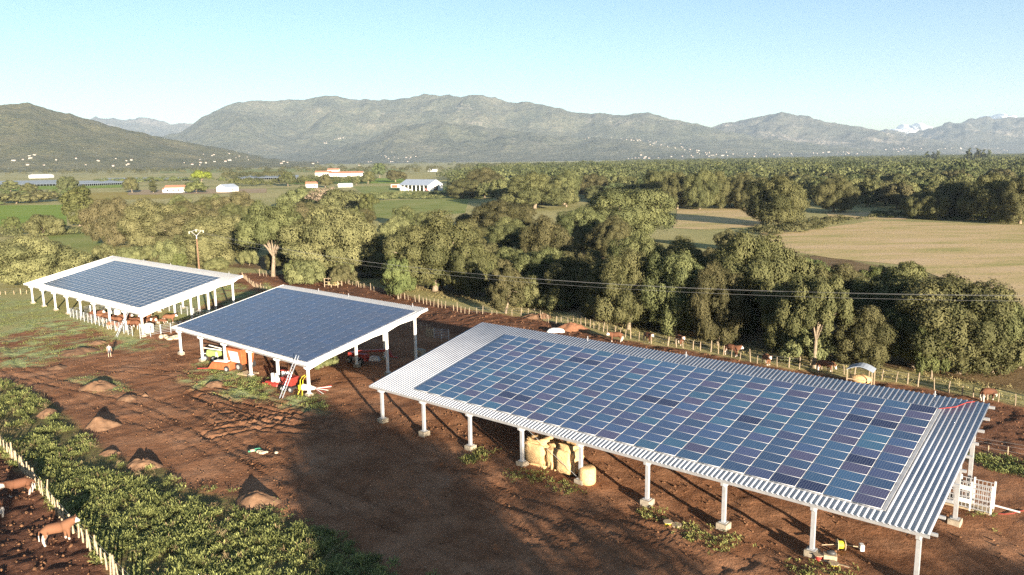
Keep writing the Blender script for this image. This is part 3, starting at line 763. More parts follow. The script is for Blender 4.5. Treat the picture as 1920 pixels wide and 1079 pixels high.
GA, GB, GC_ = 'cork oaks in the belt behind the sheds', 'trees and bushes on the left of the plain', 'oaks of the wood beyond the fields'
HERO = [
 ('oak0', 62, 536, 436, 165, 'round dense oak behind the left end of the far left shed', GA),
 ('oak1', 215, 462, 367, 95, 'leftmost large oak of the belt, beside the tall leafy tree', GA),
 ('oak2', 292, 468, 369, 115, 'broad oak of the belt, second from its left end', GA),
 ('oak3', 366, 476, 382, 118, 'oak with pale limbs showing, up left of the power pole', GA),
 ('oak4', 405, 500, 400, 140, 'large low-skirted oak right behind the wooden power pole', GA),
 ('oak5', 446, 420, 357, 100, 'paler oak rising behind the power pole oak', GA),
 ('open0', 512, 520, 372, 140, 'oak with big bare limbs and a forked trunk, right of the power pole', GA),
 ('oak1', 625, 522, 382, 175, 'very broad oak behind the middle shed, hay rack at its foot', GA),
 ('oak3', 815, 546, 390, 188, 'broad bright oak behind the gap between middle and near shed', GA),
 ('oak2', 945, 445, 373, 128, 'oak further back, left of the biggest flat-topped oak', GA),
 ('oak0', 1030, 536, 400, 132, 'oak in the middle of the belt, above the left end of the near shed', GA),
 ('oak5', 1002, 392, 321, 128, 'isolated rounded oak at the near edge of the far wood', GA),
 ('oak4', 1172, 455, 350, 200, 'biggest flat-topped oak, left of the mown meadow', GA),
 ('oak2', 1092, 470, 384, 110, 'oak tucked against the left side of the biggest flat-topped oak', GA),
 ('oak5', 1178, 618, 462, 150, 'tall bushy oak standing at the stake fence above the near shed', GA),
 ('oak4', 1268, 630, 468, 140, 'taller oak right of the bushy oak at the stake fence', GA),
 ('oak1', 1408, 622, 428, 192, 'massive oak in front of the stubble field, over the near shed ridge', GA),
 ('open2', 1526, 690, 508, 132, 'oak with a pale bare leaning trunk in front of the near shed ridge', GA),
 ('oak3', 1575, 592, 488, 100, 'shaded oak between the massive oak and the stubble field', GA),
 ('oak0', 1672, 648, 486, 180, 'wide oak at the lower edge of the stubble field', GA),
 ('oak4', 1795, 700, 516, 220, 'large dark oak behind the right end of the near shed', GA),
 ('oak2', 1912, 690, 572, 96, 'oak cut by the right edge below the stubble field', GA),
 ('oak3', 870, 480, 408, 95, 'oak in shade behind the broad bright oak', GA),
 ('oak5', 1105, 562, 466, 96, 'shaded oak left of the bushy oak at the stake fence', GA),
 ('oak0', 1335, 560, 462, 95, 'shaded oak between the two fence oaks and the massive oak', GA),
 ('oak2', 1490, 590, 500, 90, 'dim oak wedged behind the oak with the leaning trunk', GA),
 ('oak1', 742, 470, 404, 75, 'dark shaded oak right of the very broad oak', GA),
 ('oak2', 1196, 575, 428, 130, 'tall oak just behind the bushy oak at the stake fence', GA),
 ('oak0', 1278, 588, 438, 120, 'oak rising behind the taller oak at the stake fence', GA),
 ('oak3', 1620, 690, 566, 110, 'shaded low oak right of the oak with the leaning trunk', GA),
 ('oak5', 1712, 690, 545, 125, 'shaded oak left of the large dark oak', GA),
 ('oak1', 1860, 700, 548, 120, 'dark oak at the right shoulder of the large dark oak', GA),
 ('oak2', 1345, 648, 486, 112, 'oak low before the massive oak at the stake fence', GA),
 ('oak0', 1462, 662, 528, 92, 'shaded oak left of the oak with the leaning trunk', GA),
 ('oak3', 1062, 578, 470, 100, 'dark oak in the gap right of the small pale oak', GA),
 ('oak5', 1125, 600, 480, 100, 'shaded oak beside the fence left of the bushy oak', GA),
 ('oak1', 885, 556, 452, 100, 'shaded oak at the right skirt of the broad bright oak', GA),
 ('oak2', 705, 518, 428, 90, 'shaded oak between the very broad oak and the broad bright oak', GA),
 ('oak4', 560, 470, 380, 100, 'oak behind the forked oak and the very broad oak', GA),
 ('small1', 690, 408, 362, 46, 'slender young tree at the left edge of the oak meadow', GA),
 ('small0', 948, 588, 484, 84, 'small pale oak in front of the dark gap above the near shed', GA),
 ('small1', 1746, 712, 590, 66, 'small bright oak in front of the large dark oak', GA),
 ('bush0', 578, 532, 482, 80, 'low bushy growth at the foot of the very broad oak', GA),
 ('bush1', 200, 492, 455, 62, 'leftmost olive bush behind the far left shed', GA),
 ('bush2', 246, 492, 461, 62, 'second olive bush behind the far left shed', GA),
 ('bush0', 292, 490, 455, 70, 'third olive bush behind the far left shed', GA),
 ('bush1', 332, 498, 440, 74, 'tall olive bush left of the power pole', GA),
 ('bush2', 1000, 470, 418, 120, 'light green bush patch below the oak tucked by the flat-topped oak', GA),
 ('bush1', 1370, 470, 428, 70, 'reddish green bush at the left corner of the stubble field', GA),
 ('bush0', 640, 400, 352, 90, 'bush beside the dead grey tree', GA), ('bush2', 565, 392, 348, 90, 'bush left of the dead grey tree', GA),
 ('bare', 612, 398, 350, 80, 'dead grey leafless tree above the very broad oak', GA),
 ('hedge', 150, 424, 347, 58, 'tall brownish leafy tree left of the oak belt', GB),
 ('oak2', 1456, 424, 325, 128, 'solitary oak at the left edge of the stubble field', GC_),
 ('oak1', 1562, 398, 330, 82, 'oak beside the pale reeds at the far edge of the stubble field', GC_),
 ('small0', 1625, 388, 332, 54, 'oak with a thin lit trunk before the dark wood', GC_),
 ('oak3', 1718, 410, 358, 56, 'left oak of the pair at the top edge of the stubble field', GC_),
 ('oak0', 1752, 412, 356, 60, 'right oak of the pair at the top edge of the stubble field', GC_),
 ('oak4', 1800, 410, 338, 80, 'oak right of the pair at the top edge of the stubble field', GC_),
 ('oak5', 1856, 416, 322, 95, 'tall oak at the top right corner of the stubble field', GC_),
 ('oak1', 1912, 420, 328, 85, 'oak cut by the right edge above the stubble field', GC_),
 ('oak2', 868, 372, 334, 76, 'oak nearest to the right of the white barn', GC_), ('oak3', 905, 366, 312, 84, 'taller oak behind the oak right of the barn', GC_),
 ('oak0', 1058, 384, 318, 80, 'oak right of the isolated rounded oak', GC_), ('oak5', 1110, 372, 325, 76, 'oak behind the biggest flat-topped oak', GC_),
 ('oak4', 1232, 384, 318, 76, 'first oak of the wood edge above the mown meadow', GC_), ('oak1', 1270, 392, 320, 72, 'second oak of the wood edge above the mown meadow', GC_),
 ('oak2', 1312, 393, 315, 70, 'third oak of the wood edge above the mown meadow', GC_), ('oak3', 1352, 391, 318, 68, 'fourth oak of the wood edge above the mown meadow', GC_),
 ('oak0', 1394, 392, 322, 70, 'fifth oak of the wood edge above the mown meadow', GC_),
 ('pine', 378, 356, 318, 42, 'bright green umbrella pine beside the left farmhouse', GB), ('farbush1', 368, 362, 338, 40, 'dark bush below the umbrella pine', GB),
 ('wood1', 126, 362, 330, 38, 'round tree left of the farm at the netted crops', GB), ('wood0', 248, 362, 331, 28, 'dark round tree in the crops left of the farmhouse', GB),
 ('poplar', 288, 362, 334, 16, 'small dark conifer left of the farmhouse', GB), ('bush0', 85, 442, 399, 62, 'bush at the near edge of the green crop field', GB), ('small1', 25, 436, 406, 30, 'small pale bush at the left edge by the green crop', GB),
 ('wood2', 610, 352, 326, 28, 'round tree right of the small white gabled house', GB), ('wood1', 540, 350, 322, 30, 'dark round tree left of the small white gabled house', GB),
 ('wood0', 690, 345, 320, 30, 'round tree left of the long farm building', GB), ('wood2', 668, 348, 330, 16, 'small tree by the track to the barn', GB),
 ('wood0', 742, 342, 318, 40, 'tree just left above the white barn', GB), ('wood1', 712, 334, 305, 28, 'tall dark tree behind the long farm building', GB),
 ('farbush0', 30, 382, 358, 60, 'wide bush left of the tall leafy tree', GB), ('farbush0', 75, 380, 355, 50, 'bush just left of the tall leafy tree', GB),
 ('wood2', 20, 360, 338, 30, 'tree at the far left edge by the netted crops', GB), ('wood0', 55, 366, 342, 30, 'tree right of the one at the far left edge', GB),
]
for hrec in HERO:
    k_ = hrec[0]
    if k_[:3] == 'oak' and hrec[1] < 760: k_ = 'oapale' + k_[3]  # left-hand oaks get the leaf colour lightened for hazy light
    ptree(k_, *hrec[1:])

# wood beyond the fields: separate oaks up to ~900 m, a far mass behind
def scatter(pts, n, dmin_f, seed, ymax=1e9, ymin=0, tries=60000):
    P = pxpoly(pts); rr = random.Random(seed); lo = P.min(0); hi = P.max(0); hi[1] = min(hi[1], ymax); lo[1] = max(lo[1], ymin); out = []
    grid = {}
    for _ in range(tries):
        if len(out) >= n: break
        x = rr.uniform(lo[0], hi[0]); y = rr.uniform(lo[1], hi[1])
        if not inpoly(np.array([x]), np.array([y]), P)[0]: continue
        dm = dmin_f(x, y); g = (int(x // 20), int(y // 20)); bad = False
        for a in (-1, 0, 1):
            for b_ in (-1, 0, 1):
                for q in grid.get((g[0] + a, g[1] + b_), ()):
                    if (q[0] - x) ** 2 + (q[1] - y) ** 2 < dm * dm: bad = True; break
        if bad: continue
        grid.setdefault(g, []).append((x, y)); out.append((x, y))
    return out
WOOD = [(846, 352), (905, 380), (960, 392), (1060, 392), (1130, 380), (1235, 388), (1300, 392), (1420, 392), (1500, 386), (1545, 392), (1625, 388), (1690, 398), (1940, 412), (2000, 398), (1990, 293), (1500, 301), (1200, 309), (1000, 316), (850, 332)]
wl_ = scatter(WOOD, 190, lambda x, y: 11.5, 5, ymax=620)
wl_.sort(key=lambda p: p[1])
for i, (x, y) in enumerate(wl_):
    k = 'wood%d' % (i % 3) if y > 330 else 'oak%d' % (i % 6)
    w = R.uniform(13, 19); tree(k, (x, y, gzf(x, y)), w, R.uniform(10, 14.5), 'oak crowded among its like in the dense wood beyond the fields', GC_)
def mass(name, pts_xy, seed, wr, hr, per, leaf, mat, label, cat):
    rng = np.random.default_rng(seed); Vs = []; Fs = []; Ts = []; nb = 0
    for (x, y) in pts_xy:
        w = rng.uniform(*wr) * .5; h = rng.uniform(*hr); z = gzf(x, y)
        d = rng.normal(size=(per, 3)); d /= np.linalg.norm(d, axis=1, keepdims=True); d[:, 2] = np.abs(d[:, 2]) * 1.0 - .25 * rng.random(per)
        lump = 1 + .2 * np.sin(d[:, 0] * 5 + x) * np.sin(d[:, 1] * 5 + y)
        P = d * lump[:, None] * np.array([w, w, h * .52]) + np.array([x, y, z + h * .47])
        V, F = quads(P, d + rng.normal(size=d.shape) * .45, rng.uniform(.7, 1.3, per) * leaf, rng.uniform(.6, .9, per), rng)
        Vs.append(V); Fs.append(F + nb); nb += len(V); Ts.append(np.clip(rng.normal(.28, .1, per) + rng.uniform(-.32, .32), 0, 1))
    o = bpy.data.objects.new(name, rawmesh(name, np.concatenate(Vs), np.concatenate(Fs), mat, tint=np.concatenate(Ts)))
    return tag(link(o), label, cat, kind='stuff')
far = scatter(WOOD, 2200, lambda x, y: 17 + y * .006, 6, ymax=4200, ymin=612)
mass('woodland', far, 1, (18, 46), (8, 19), 230, 2.3, M_LEAF, 'distant wood of merged oak crowns stretching toward the right horizon', 'woodland')
def belt(pts, n, seed, wr=(10, 18), hr=(7, 13), per=110, leaf=1.9, mat=M_LEAF, label='', dm=9):
    mass('tree_belt', scatter(pts, n, lambda x, y: dm, seed), seed, wr, hr, per, leaf, mat, label, 'tree belt')
belt([(-150, 333), (400, 329), (830, 326), (830, 316), (400, 318), (-150, 322)], 420, 11, label='long dark tree belt across the left plain below the hills', dm=14)
belt([(-200, 320), (900, 313), (900, 307), (-200, 313)], 620, 12, (18, 34), (8, 15), 90, 3.4, label='farthest line of trees at the foot of the hills', dm=24)
belt([(860, 322), (1050, 320), (1080, 311), (860, 312)], 160, 13, (16, 26), (9, 14), 90, 2.6, label='far tree line behind the pale pasture above the big wood', dm=18)
belt([(180, 345), (330, 343), (430, 341), (430, 337), (180, 340)], 60, 14, (7, 12), (3, 7), 90, 1.4, M_LEAFG, 'low hedge of bushes along the netted crops', 8)
belt([(430, 352), (620, 347), (700, 345), (700, 339), (430, 344)], 90, 15, (7, 13), (4, 9), 90, 1.4, M_LEAFG, 'hedgerow trees behind the small white gabled house', 9)
belt([(420, 338), (540, 335), (540, 329), (420, 332)], 70, 16, (8, 14), (7, 11), 90, 1.6, M_LEAF, 'tree group behind the netted crops', 10)
belt([(560, 375), (690, 368), (740, 372), (700, 382), (580, 392)], 46, 17, (5, 9), (2, 4.5), 160, .7, M_LEAFY, 'scrubby hedge at the edge of the barn meadow', 5)
belt([(708, 366), (850, 363), (905, 372), (850, 374), (710, 374)], 60, 18, (4, 7), (1.6, 3.2), 160, .6, M_LEAFY, 'low brown hedge in front of the white barn', 4)
belt([(1390, 436), (1490, 420), (1560, 412), (1640, 412), (1560, 424), (1470, 444)], 60, 19, (3, 5.5), (1, 2.4), 170, .45, M_LEAFY, 'rough reddish scrub at the far left corner of the stubble field', 2.5)
belt([(1640, 408), (1930, 420), (1930, 412), (1640, 401)], 70, 20, (2.5, 4.5), (.9, 2.0), 150, .45, M_LEAFG, 'weedy hedge along the far edge of the stubble field', 2.5)
belt([(-100, 396), (120, 376), (160, 366), (160, 358), (-100, 372)], 60, 23, (5, 10), (2, 5), 130, .9, M_LEAFG, 'scrub and hedges left of the tall leafy tree', 6)
belt([(0, 432), (120, 434), (170, 430), (178, 440), (60, 446), (-60, 448)], 40, 24, (3, 6), (1, 2.4), 150, .5, M_LEAFY, 'brownish bramble hedge between the green fields on the left', 3)
# undergrowth bushes and fill-in oaks in the belt
UNO = [(200, 470), (480, 500), (560, 520), (700, 545), (860, 560), (1000, 575), (1150, 600), (1300, 620), (1480, 655), (1720, 690), (1930, 720), (1930, 650), (1700, 575), (1500, 560), (1330, 520), (1100, 470), (940, 430), (880, 420), (700, 420), (400, 400), (200, 400)]
for i, (x, y) in enumerate(scatter(UNO, 46, lambda x, y: 8.5, 77)):
    w = R.uniform(9, 14); tree('oak%d' % (i % 6), (x, y, gzf(x, y)), w, w * R.uniform(.68, .85), 'smaller oak filling a gap between the large oaks of the belt', GA)
# undergrowth
UND = [(150, 505), (300, 500), (450, 520), (560, 535), (700, 560), (860, 575), (1000, 595), (1150, 622), (1300, 640), (1500, 690), (1700, 720), (1930, 740), (1930, 640), (1700, 560), (1500, 540), (1300, 520), (1100, 500), (900, 480), (700, 430), (400, 420), (180, 440)]
for i, (x, y) in enumerate(scatter(UND, 120, lambda x, y: 4.2, 31)):
    k = ['bush0', 'bush1', 'bush2', 'small0', 'small1'][i % 5]; w = R.uniform(4, 8.5)
    lab = {'olive_bush': 'olive green bush growing between the oaks of the belt', 'young_oak': 'small oak growing up between the large oaks of the belt'}[NAMEOF[k[:3]]]
    tree(k, (x, y, gzf(x, y)), w, w * R.uniform(.5, .8) if k[0] == 'b' else w * R.uniform(.8, 1.1), lab, 'undergrowth among the belt oaks')
for cx, by, ty, w in ((1738, 302, 284, 9), (1748, 302, 285, 8), (1757, 302, 282, 9), (1810, 306, 284, 8), (1816, 306, 278, 9), (1830, 306, 278, 9), (1836, 306, 281, 8), (1843, 306, 280, 8), (1852, 306, 281, 9)):
    ptree('poplar', cx, by + 4, ty, w, 'thin dark poplar standing above the far wood at the right', 'poplars above the far wood')
# trees behind the camera whose long shadows lie across the yard
tree('oak2', (17.5, -8.0, gzf(17, -8)), 18, 14.2, 'tall oak outside the picture shading the yard', 'oaks behind the viewpoint')
tree('bare', (31, -16, gzf(31, -16)), 11, 13.5, 'thin oak outside the picture with shadows of bare limbs', 'oaks behind the viewpoint')
tree('open2', (54, -26, gzf(54, -26)), 14, 12.0, 'oak outside the picture shading the ground by the near shed', 'oaks behind the viewpoint')
tree('poplar', (-6, -20, gzf(-6, -20)), 2.6, 13.0, 'slim poplar outside the picture shading the paddock', 'poplars behind the viewpoint')

# ------------------------------------------------------------------ far buildings
def gable(mb, c, L, Wd, h, rise, eave=.3):
    """closed house body, ridge along local x, centred on c (base)"""
    x, y, z = c
    mb.prism([(x, y - Wd / 2, z), (x, y + Wd / 2, z), (x, y + Wd / 2, z + h), (x, y, z + h + rise), (x, y - Wd / 2, z + h)], (-L / 2, 0, 0), (L / 2, 0, 0))
def groof(mb, c, L, Wd, h, rise, eave=.4, th=.15):
    x, y, z = c; s = rise / (Wd / 2)
    for sg in (-1, 1):
        y1 = y + sg * (Wd / 2 + eave); z1 = z + h - eave * s
        mb.hexa([(x - L / 2 - eave, y, z + h + rise + .02), (x + L / 2 + eave, y, z + h + rise + .02), (x + L / 2 + eave, y1, z1 + .02), (x - L / 2 - eave, y1, z1 + .02),
                 (x - L / 2 - eave, y, z + h + rise + th), (x + L / 2 + eave, y, z + h + rise + th), (x + L / 2 + eave, y1, z1 + th), (x - L / 2 - eave, y1, z1 + th)])
def house(px, py, Lpx, depth, h, rise, rz, label, wallm, roofm, wins=3, name='farmhouse', group=None):
    p = at(px, py); L = Lpx * mpx(p); o = thing(name, label, 'house' if 'house' in name else 'building', p, rz, group)
    q = MB(); gable(q, (0, 0, -.3), L, depth, h + .3, rise); q.build('wall', wallm, o)
    q = MB(); groof(q, (0, 0, 0), L, depth, h, rise); q.build('roof', roofm, o)
    for i in range(wins):
        q = MB(); x = -L / 2 + (i + .5) * L / wins
        q.box((x, -depth / 2 - .03, h * .5), (min(1.4, L / wins * .4), .08, h * .4)); q.build('window' if i else 'door', M_DARKIN, o)
    return o
# white barn with open bays
p = at(790, 358); s = mpx(p); bl = 70 * s; bw = 40 * s
bo = thing('white_barn', 'white barn with a pale grey roof and open bays standing in the meadow', 'barn', p, -.62)
hw = 5.2; rs = 4.0
q = MB(); q.prism([(bl * .5 - .3, -bw * .5, -.3), (bl * .5 - .3, bw * .5, -.3), (bl * .5 - .3, bw * .5, hw), (bl * .5 - .3, 0, hw + rs), (bl * .5 - .3, -bw * .5, hw)], (0, 0, 0), (.3, 0, 0))
q.box((0, bw * .5 - .15, hw * .5 - .15), (bl - .7, .3, hw + .3)); q.prism([(-bl * .5, -bw * .5, -.3), (-bl * .5, bw * .5, -.3), (-bl * .5, bw * .5, hw), (-bl * .5, 0, hw + rs), (-bl * .5, -bw * .5, hw)], (0, 0, 0), (.3, 0, 0)); q.build('wall', M_WHITE, bo)
q = MB(); groof(q, (0, 0, 0), bl, bw, hw, rs, .8, .25); q.build('roof', M_GREYROOF, bo)
for i in range(8):
    q = MB(); q.box((-bl * .5 + .8 + i * (bl - 1.6) / 7, -bw * .5 + .2, hw * .5 - .1), (.7, .5, hw + .2)); q.build('pillar', M_WHITE, bo)
q = MB(); q.box((bl * .5 + .05, bw * .02, 1.9), (.12, 5.0, 3.8)); q.build('door', M_DARKIN, bo)
q = MB(); q.box((0, 0, .02), (bl - 1, bw - 1, .05)); q.build('floor_slab', M_BARE, bo)
p = at(742, 352); o = thing('small_shed', 'small orange and white shed left of the white barn', 'shed', p, -.4)
q = MB(); q.box((0, 0, 1.6), (8, 4, 3.2)); q.build('wall', M_CREAM, o); q = MB(); q.box((0, -.6, 3.35), (8.6, 5.6, .25)); q.build('roof', M_RUST, o); q = MB(); q.box((0, -2.03, 1.3), (6, .08, 2.2)); q.build('door', M_RUST, o)
p = at(800, 360); o = thing('farm_tractor', 'small red tractor parked before the white barn', 'tractor', p, .3)
q = MB(); q.box((.6, 0, 1.2), (2.0, 1.0, .8)); q.box((-.9, 0, 1.8), (1.4, 1.3, 1.6)); q.build('body', M_RED, o, bevel=.08)
for x, r_ in ((-.9, .8), (1.2, .5)):
    for y in (-.8, .8): q = MB(); q.tube([(x, y - .2, r_), (x, y + .2, r_)], r_, 14); q.build('wheel', M_TYRE, o)
house(333, 361, 36, 9, 4.2, 2.0, .12, 'long white farmhouse with a terracotta roof beside the umbrella pine', M_WHITE, M_TILE, 4)
house(314, 361, 12, 6, 2.6, 1.2, .12, 'white lean-to annex left of the long white farmhouse', M_WHITE, M_TILE, 1)
house(427, 360, 32, 10, 4.0, 2.6, 1.2, 'cream gabled shed with a grey roof right of the farmhouse', M_CREAM, M_GREYROOF, 1, 'gabled_shed')
house(585, 352, 20, 8, 3.6, 2.0, .2, 'small white house with a pinkish gable roof before the hedgerow', M_WHITE, M_TILE, 2)
house(648, 351, 24, 8, 2.6, 1.0, .0, 'low white shed right of the small pink roofed house', M_WHITE, M_WHITE, 1, 'low_shed')
house(607, 331, 28, 14, 6, 3, .1, 'left wing of the tile roofed farm complex on the plain', M_CREAM, M_TILE, 3)
house(650, 331, 60, 16, 5, 3, .02, 'long tile roofed farm building right of the complex wing', M_CREAM, M_TILE, 6)
house(626, 327, 20, 14, 8, 3, .02, 'tall tile roofed block behind the farm complex', M_CREAM, M_TILE, 2)
house(78, 334, 30, 20, 5, 2, .05, 'white hangar alone left above the netted crops', M_WHITE, M_WHITE, 2, 'white_hangar')
house(122, 317, 50, 30, 9, 3, .0, 'left white warehouse below the green hill', M_WHITE, M_WHITE, 0, 'white_warehouse')
house(199, 314, 46, 30, 10, 3, .05, 'right white warehouse below the green hill', M_WHITE, M_WHITE, 0, 'white_warehouse')
house(1066, 313, 28, 20, 4, 2, .0, 'pale low farm shed in the far pasture above the big wood', M_WHITE, M_WHITE, 0, 'low_shed')
house(812, 322, 18, 12, 4, 2, .0, 'low pale roofed shed right above the white barn', M_WHITE, M_WHITE, 0, 'low_shed')
def net(pts, label):
    P = [at(*q) for q in pts]; o = thing('crop_netting', label, 'netting', P[0], 0); q = MB(); b0 = P[0]
    a = [v - b0 for v in P]; q.hexa([Vector((v.x, v.y, 2.4)) for v in a] + [Vector((v.x, v.y, 2.5)) for v in a]); q.build('net_roof', M_NET, o)
    q = MB(); L0 = (a[1] - a[0])
    for i in range(30): c = a[0] + L0 * (i / 29); q.box((c.x, c.y, 1.15), (.14, .14, 2.4))
    q.build('post_row', M_GREYROOF, o)['kind'] = 'stuff'
net([(-60, 352), (110, 349), (110, 341), (-60, 344)], 'pale flat crop netting at the far left edge of the plain')
net([(140, 350), (250, 346), (250, 340), (140, 343)], 'pale flat crop netting between the two round trees')
net([(190, 341), (358, 339), (358, 335.5), (190, 337)], 'long grey crop netting behind the left farmhouse')
net([(442, 338), (560, 336), (560, 331), (442, 333)], 'grey crop netting right of the umbrella pine')
# villages: small pale houses on the slopes
hp = []
M_VILL = simple('village_wall', (.38, .35, .30), (.3, .28, .24), .1, .9)
for i in range(4):
    q = MB()
    L0, W0, H0 = ((13, 10, 6.5), (18, 10, 6), (10, 9, 8), (28, 13, 7.5))[i]
    gable(q, (0, 0, -6), L0, W0, H0 + 6, 2.0); q.mi = 1; groof(q, (0, 0, 0), L0, W0, H0, 2.0, .4)
    hp.append(q.build('village_house', [M_VILL, M_TILE if i != 3 else M_VILL]))
first = [True] * 4
def village(n, gen, label, group, seed, sc=1.0):
    rr = random.Random(seed)
    for _ in range(int(n * .8)):
        px, py = gen(rr); p = onhill(px, py); i = rr.choices(range(4), (5, 4, 3, 1.2))[0]
        if first[i]: o = hp[i]; first[i] = False
        else: o = hp[i].copy(); COL.objects.link(o)
        o.location = p; o.rotation_euler = (0, 0, rr.uniform(-.5, .5)); k = sc * rr.uniform(.25, .6); o.scale = (k, k, k)
        tag(o, label, 'house', group)
def along(pts, jx, jy):
    def g(rr):
        i = rr.randrange(len(pts) - 1); t = rr.random(); a, b_ = pts[i], pts[i + 1]
        return a[0] + (b_[0] - a[0]) * t + rr.gauss(0, jx), a[1] + (b_[1] - a[1]) * t + rr.gauss(0, jy)
    return g
village(40, along([(0, 301), (120, 303), (230, 304), (330, 306), (400, 306), (480, 303)], 6, 4.5), 'small pale house in the village below the green hill', 'houses below the green hill', 1, 1.15)
village(9, along([(380, 288), (420, 294), (480, 292)], 6, 3), 'pale house on the lower slope of the green hill', 'houses on the green hill slope', 2)
village(20, along([(480, 304), (640, 306), (760, 305)], 8, 1.6), 'pale house in the row at the foot of the central mountain', 'houses at the mountain foot', 3, 1.3)
village(20, along([(712, 297), (750, 293), (775, 298)], 8, 3), 'pale house in the hamlet on the low spur of the mountain', 'houses of the spur hamlet', 4, 1.2)
village(16, along([(606, 268), (628, 262), (648, 258)], 3, 1), 'pale house in the strip village high on the mountain slope', 'houses of the high strip village', 5, 1.4)
village(30, along([(1100, 262), (1150, 259), (1200, 264), (1240, 270)], 5, 2), 'pale house in the hill village right of the summit', 'houses of the right hill village', 6, 1.3)
village(30, along([(1240, 272), (1290, 280), (1330, 288)], 8, 3), 'pale house on the slope road below the right hill village', 'houses below the right hill village', 7, 1.3)
village(70, along([(1145, 297), (1250, 294), (1340, 292), (1440, 290), (1560, 288), (1640, 287)], 8, 2), 'pale house of the town strung along the foot of the mountains', 'houses of the far town', 8, 1.5)
village(22, along([(1670, 283), (1690, 278), (1720, 284)], 8, 2.5), 'pale house of the town below the far right mountain', 'houses of the right town', 9, 1.6)
village(14, along([(1760, 282), (1830, 276), (1900, 284)], 10, 2), 'pale house scattered on the far right mountain foot', 'houses at the far right', 10, 1.6)

# ------------------------------------------------------------------ stake fences
def fence(label, pts, step, hgt, r, group, seed, wires=(.45, .85, 1.15), tall=5, gap=.0, mat=M_WOOD):
    P = [at(*p) for p in pts]; rr = random.Random(seed)
    o = thing('stake_fence', label, 'fence', P[0], 0, group); b0 = P[0]
    line = []; acc = 0
    for i in range(len(P) - 1):
        d = P[i + 1] - P[i]; L_ = math.hypot(d.x, d.y); n_ = max(1, int(round(L_ / step)))
        for k in range(n_): line.append(P[i].lerp(P[i + 1], (k + rr.uniform(-.2, .2)) / n_))
    line.append(P[-1])
    for i, p in enumerate(line):
        if rr.random() < gap: continue
        q = MB(); c = Vector((p.x, p.y, gzf(p.x, p.y))) - b0; hh = hgt * rr.uniform(.78, 1.08) * (1.25 if i % tall == 0 else 1)
        t = Vector((rr.gauss(0, .07), rr.gauss(0, .07), 1)) * hh
        k = r * rr.uniform(.75, 1.2) * (1.25 if i % tall == 0 else 1)
        q.tube([c - Vector((0, 0, .3)), c + t * .5 + Vector((rr.gauss(0, .015), rr.gauss(0, .015), 0)), c + t], [k * 1.05, k, k * .82], 6)
        q.build('stake', mat, o)
    q = MB()
    for w in wires:
        q.tube([Vector((p.x, p.y, gzf(p.x, p.y) + w)) - b0 for p in line], .007, 4)
    q.build('fence_wire', M_WIRE, o)
    return o
fence('pale stake fence between the weeds and the dark cattle paddock', [(-60, 775), (0, 838), (28, 868), (60, 905), (105, 962), (140, 1003), (178, 1042), (215, 1082), (262, 1130)], .74, 1.2, .055, None, 1)
FG = 'stake fences along the oak belt'
fence('stake fence at the oak belt behind the middle shed', [(486, 517), (560, 522), (640, 530), (720, 553), (800, 570), (880, 590), (960, 592)], 1.15, 1.15, .055, FG, 2, gap=.12, mat=M_WOODD)
fence('stake fence along the oak belt above the ridge of the near shed', [(962, 592), (1005, 594), (1040, 612), (1075, 604), (1130, 622), (1220, 645), (1330, 660), (1420, 682), (1520, 695), (1600, 705), (1700, 720), (1800, 742), (1900, 760), (1990, 780)], 1.2, 1.2, .055, FG, 3, gap=.1, mat=M_WOODD)
fence('short row of dim stakes in the shade behind the middle shed', [(745, 612), (770, 618), (800, 622), (812, 625)], 1.0, 1.2, .05, None, 4, gap=.1)
fence('broken row of stumpy stakes right of the near shed', [(1812, 842), (1850, 850), (1920, 862), (1990, 878)], 1.3, .8, .06, None, 5, gap=.25)
fence('low stake row on the grass beside the far left shed', [(455, 520), (475, 537), (500, 548), (520, 556), (545, 565)], 1.0, .9, .05, None, 6)
fence('row of pale stakes at the left edge before the round dense oak', [(-40, 556), (0, 553), (40, 552), (50, 551)], 1.6, .9, .06, None, 7)

# ------------------------------------------------------------------ animals and person
def skinbody(name, verts, edges, rad, root=0, sub=1):
    me = bpy.data.meshes.new(name); me.from_pydata([tuple(v) for v in verts], edges, [])
    bm = bmesh.new(); bm.from_mesh(me); lay = bm.verts.layers.skin.verify()
    bm.verts.ensure_lookup_table()
    for i, v in enumerate(bm.verts):
        r_ = rad[i]; v[lay].radius = r_ if isinstance(r_, tuple) else (r_, r_); v[lay].use_root = (i == root)
    bm.to_mesh(me); bm.free()
    o = bpy.data.objects.new(name, me); COL.objects.link(o)
    md = o.modifiers.new('s', 'SKIN'); md.use_smooth_shade = True; md.branch_smoothing = .3
    sb = o.modifiers.new('u', 'SUBSURF'); sb.levels = sub; sb.render_levels = sub
    dg = bpy.context.evaluated_depsgraph_get(); dg.update()
    out = bpy.data.meshes.new_from_object(o.evaluated_get(dg))
    bpy.data.objects.remove(o); bpy.data.meshes.remove(me)
    out.name = name
    for p_ in out.polygons: p_.use_smooth = True
    return out
m, n, l, b = newmat('cattle_hide', .8, .15)
a = n.new('ShaderNodeAttribute'); a.attribute_name = 'white'; oi = n.new('ShaderNodeObjectInfo')
br = ramp(n, [(0, (.085, .038, .022)), (.5, (.14, .062, .034)), (1, (.20, .10, .055))]); l.new(oi.outputs['Random'], br.inputs[0])
t = noise(n, l, 3, 3, .5, objco(n))
cb = mixc(n, l, math_(n, l, 'MULTIPLY', t.outputs[0], .5), br.outputs[0], (.12, .05, .025))
l.new(mixc(n, l, a.outputs['Fac'], cb, (.66, .60, .52)), b.inputs['Base Color']); M_COW = m
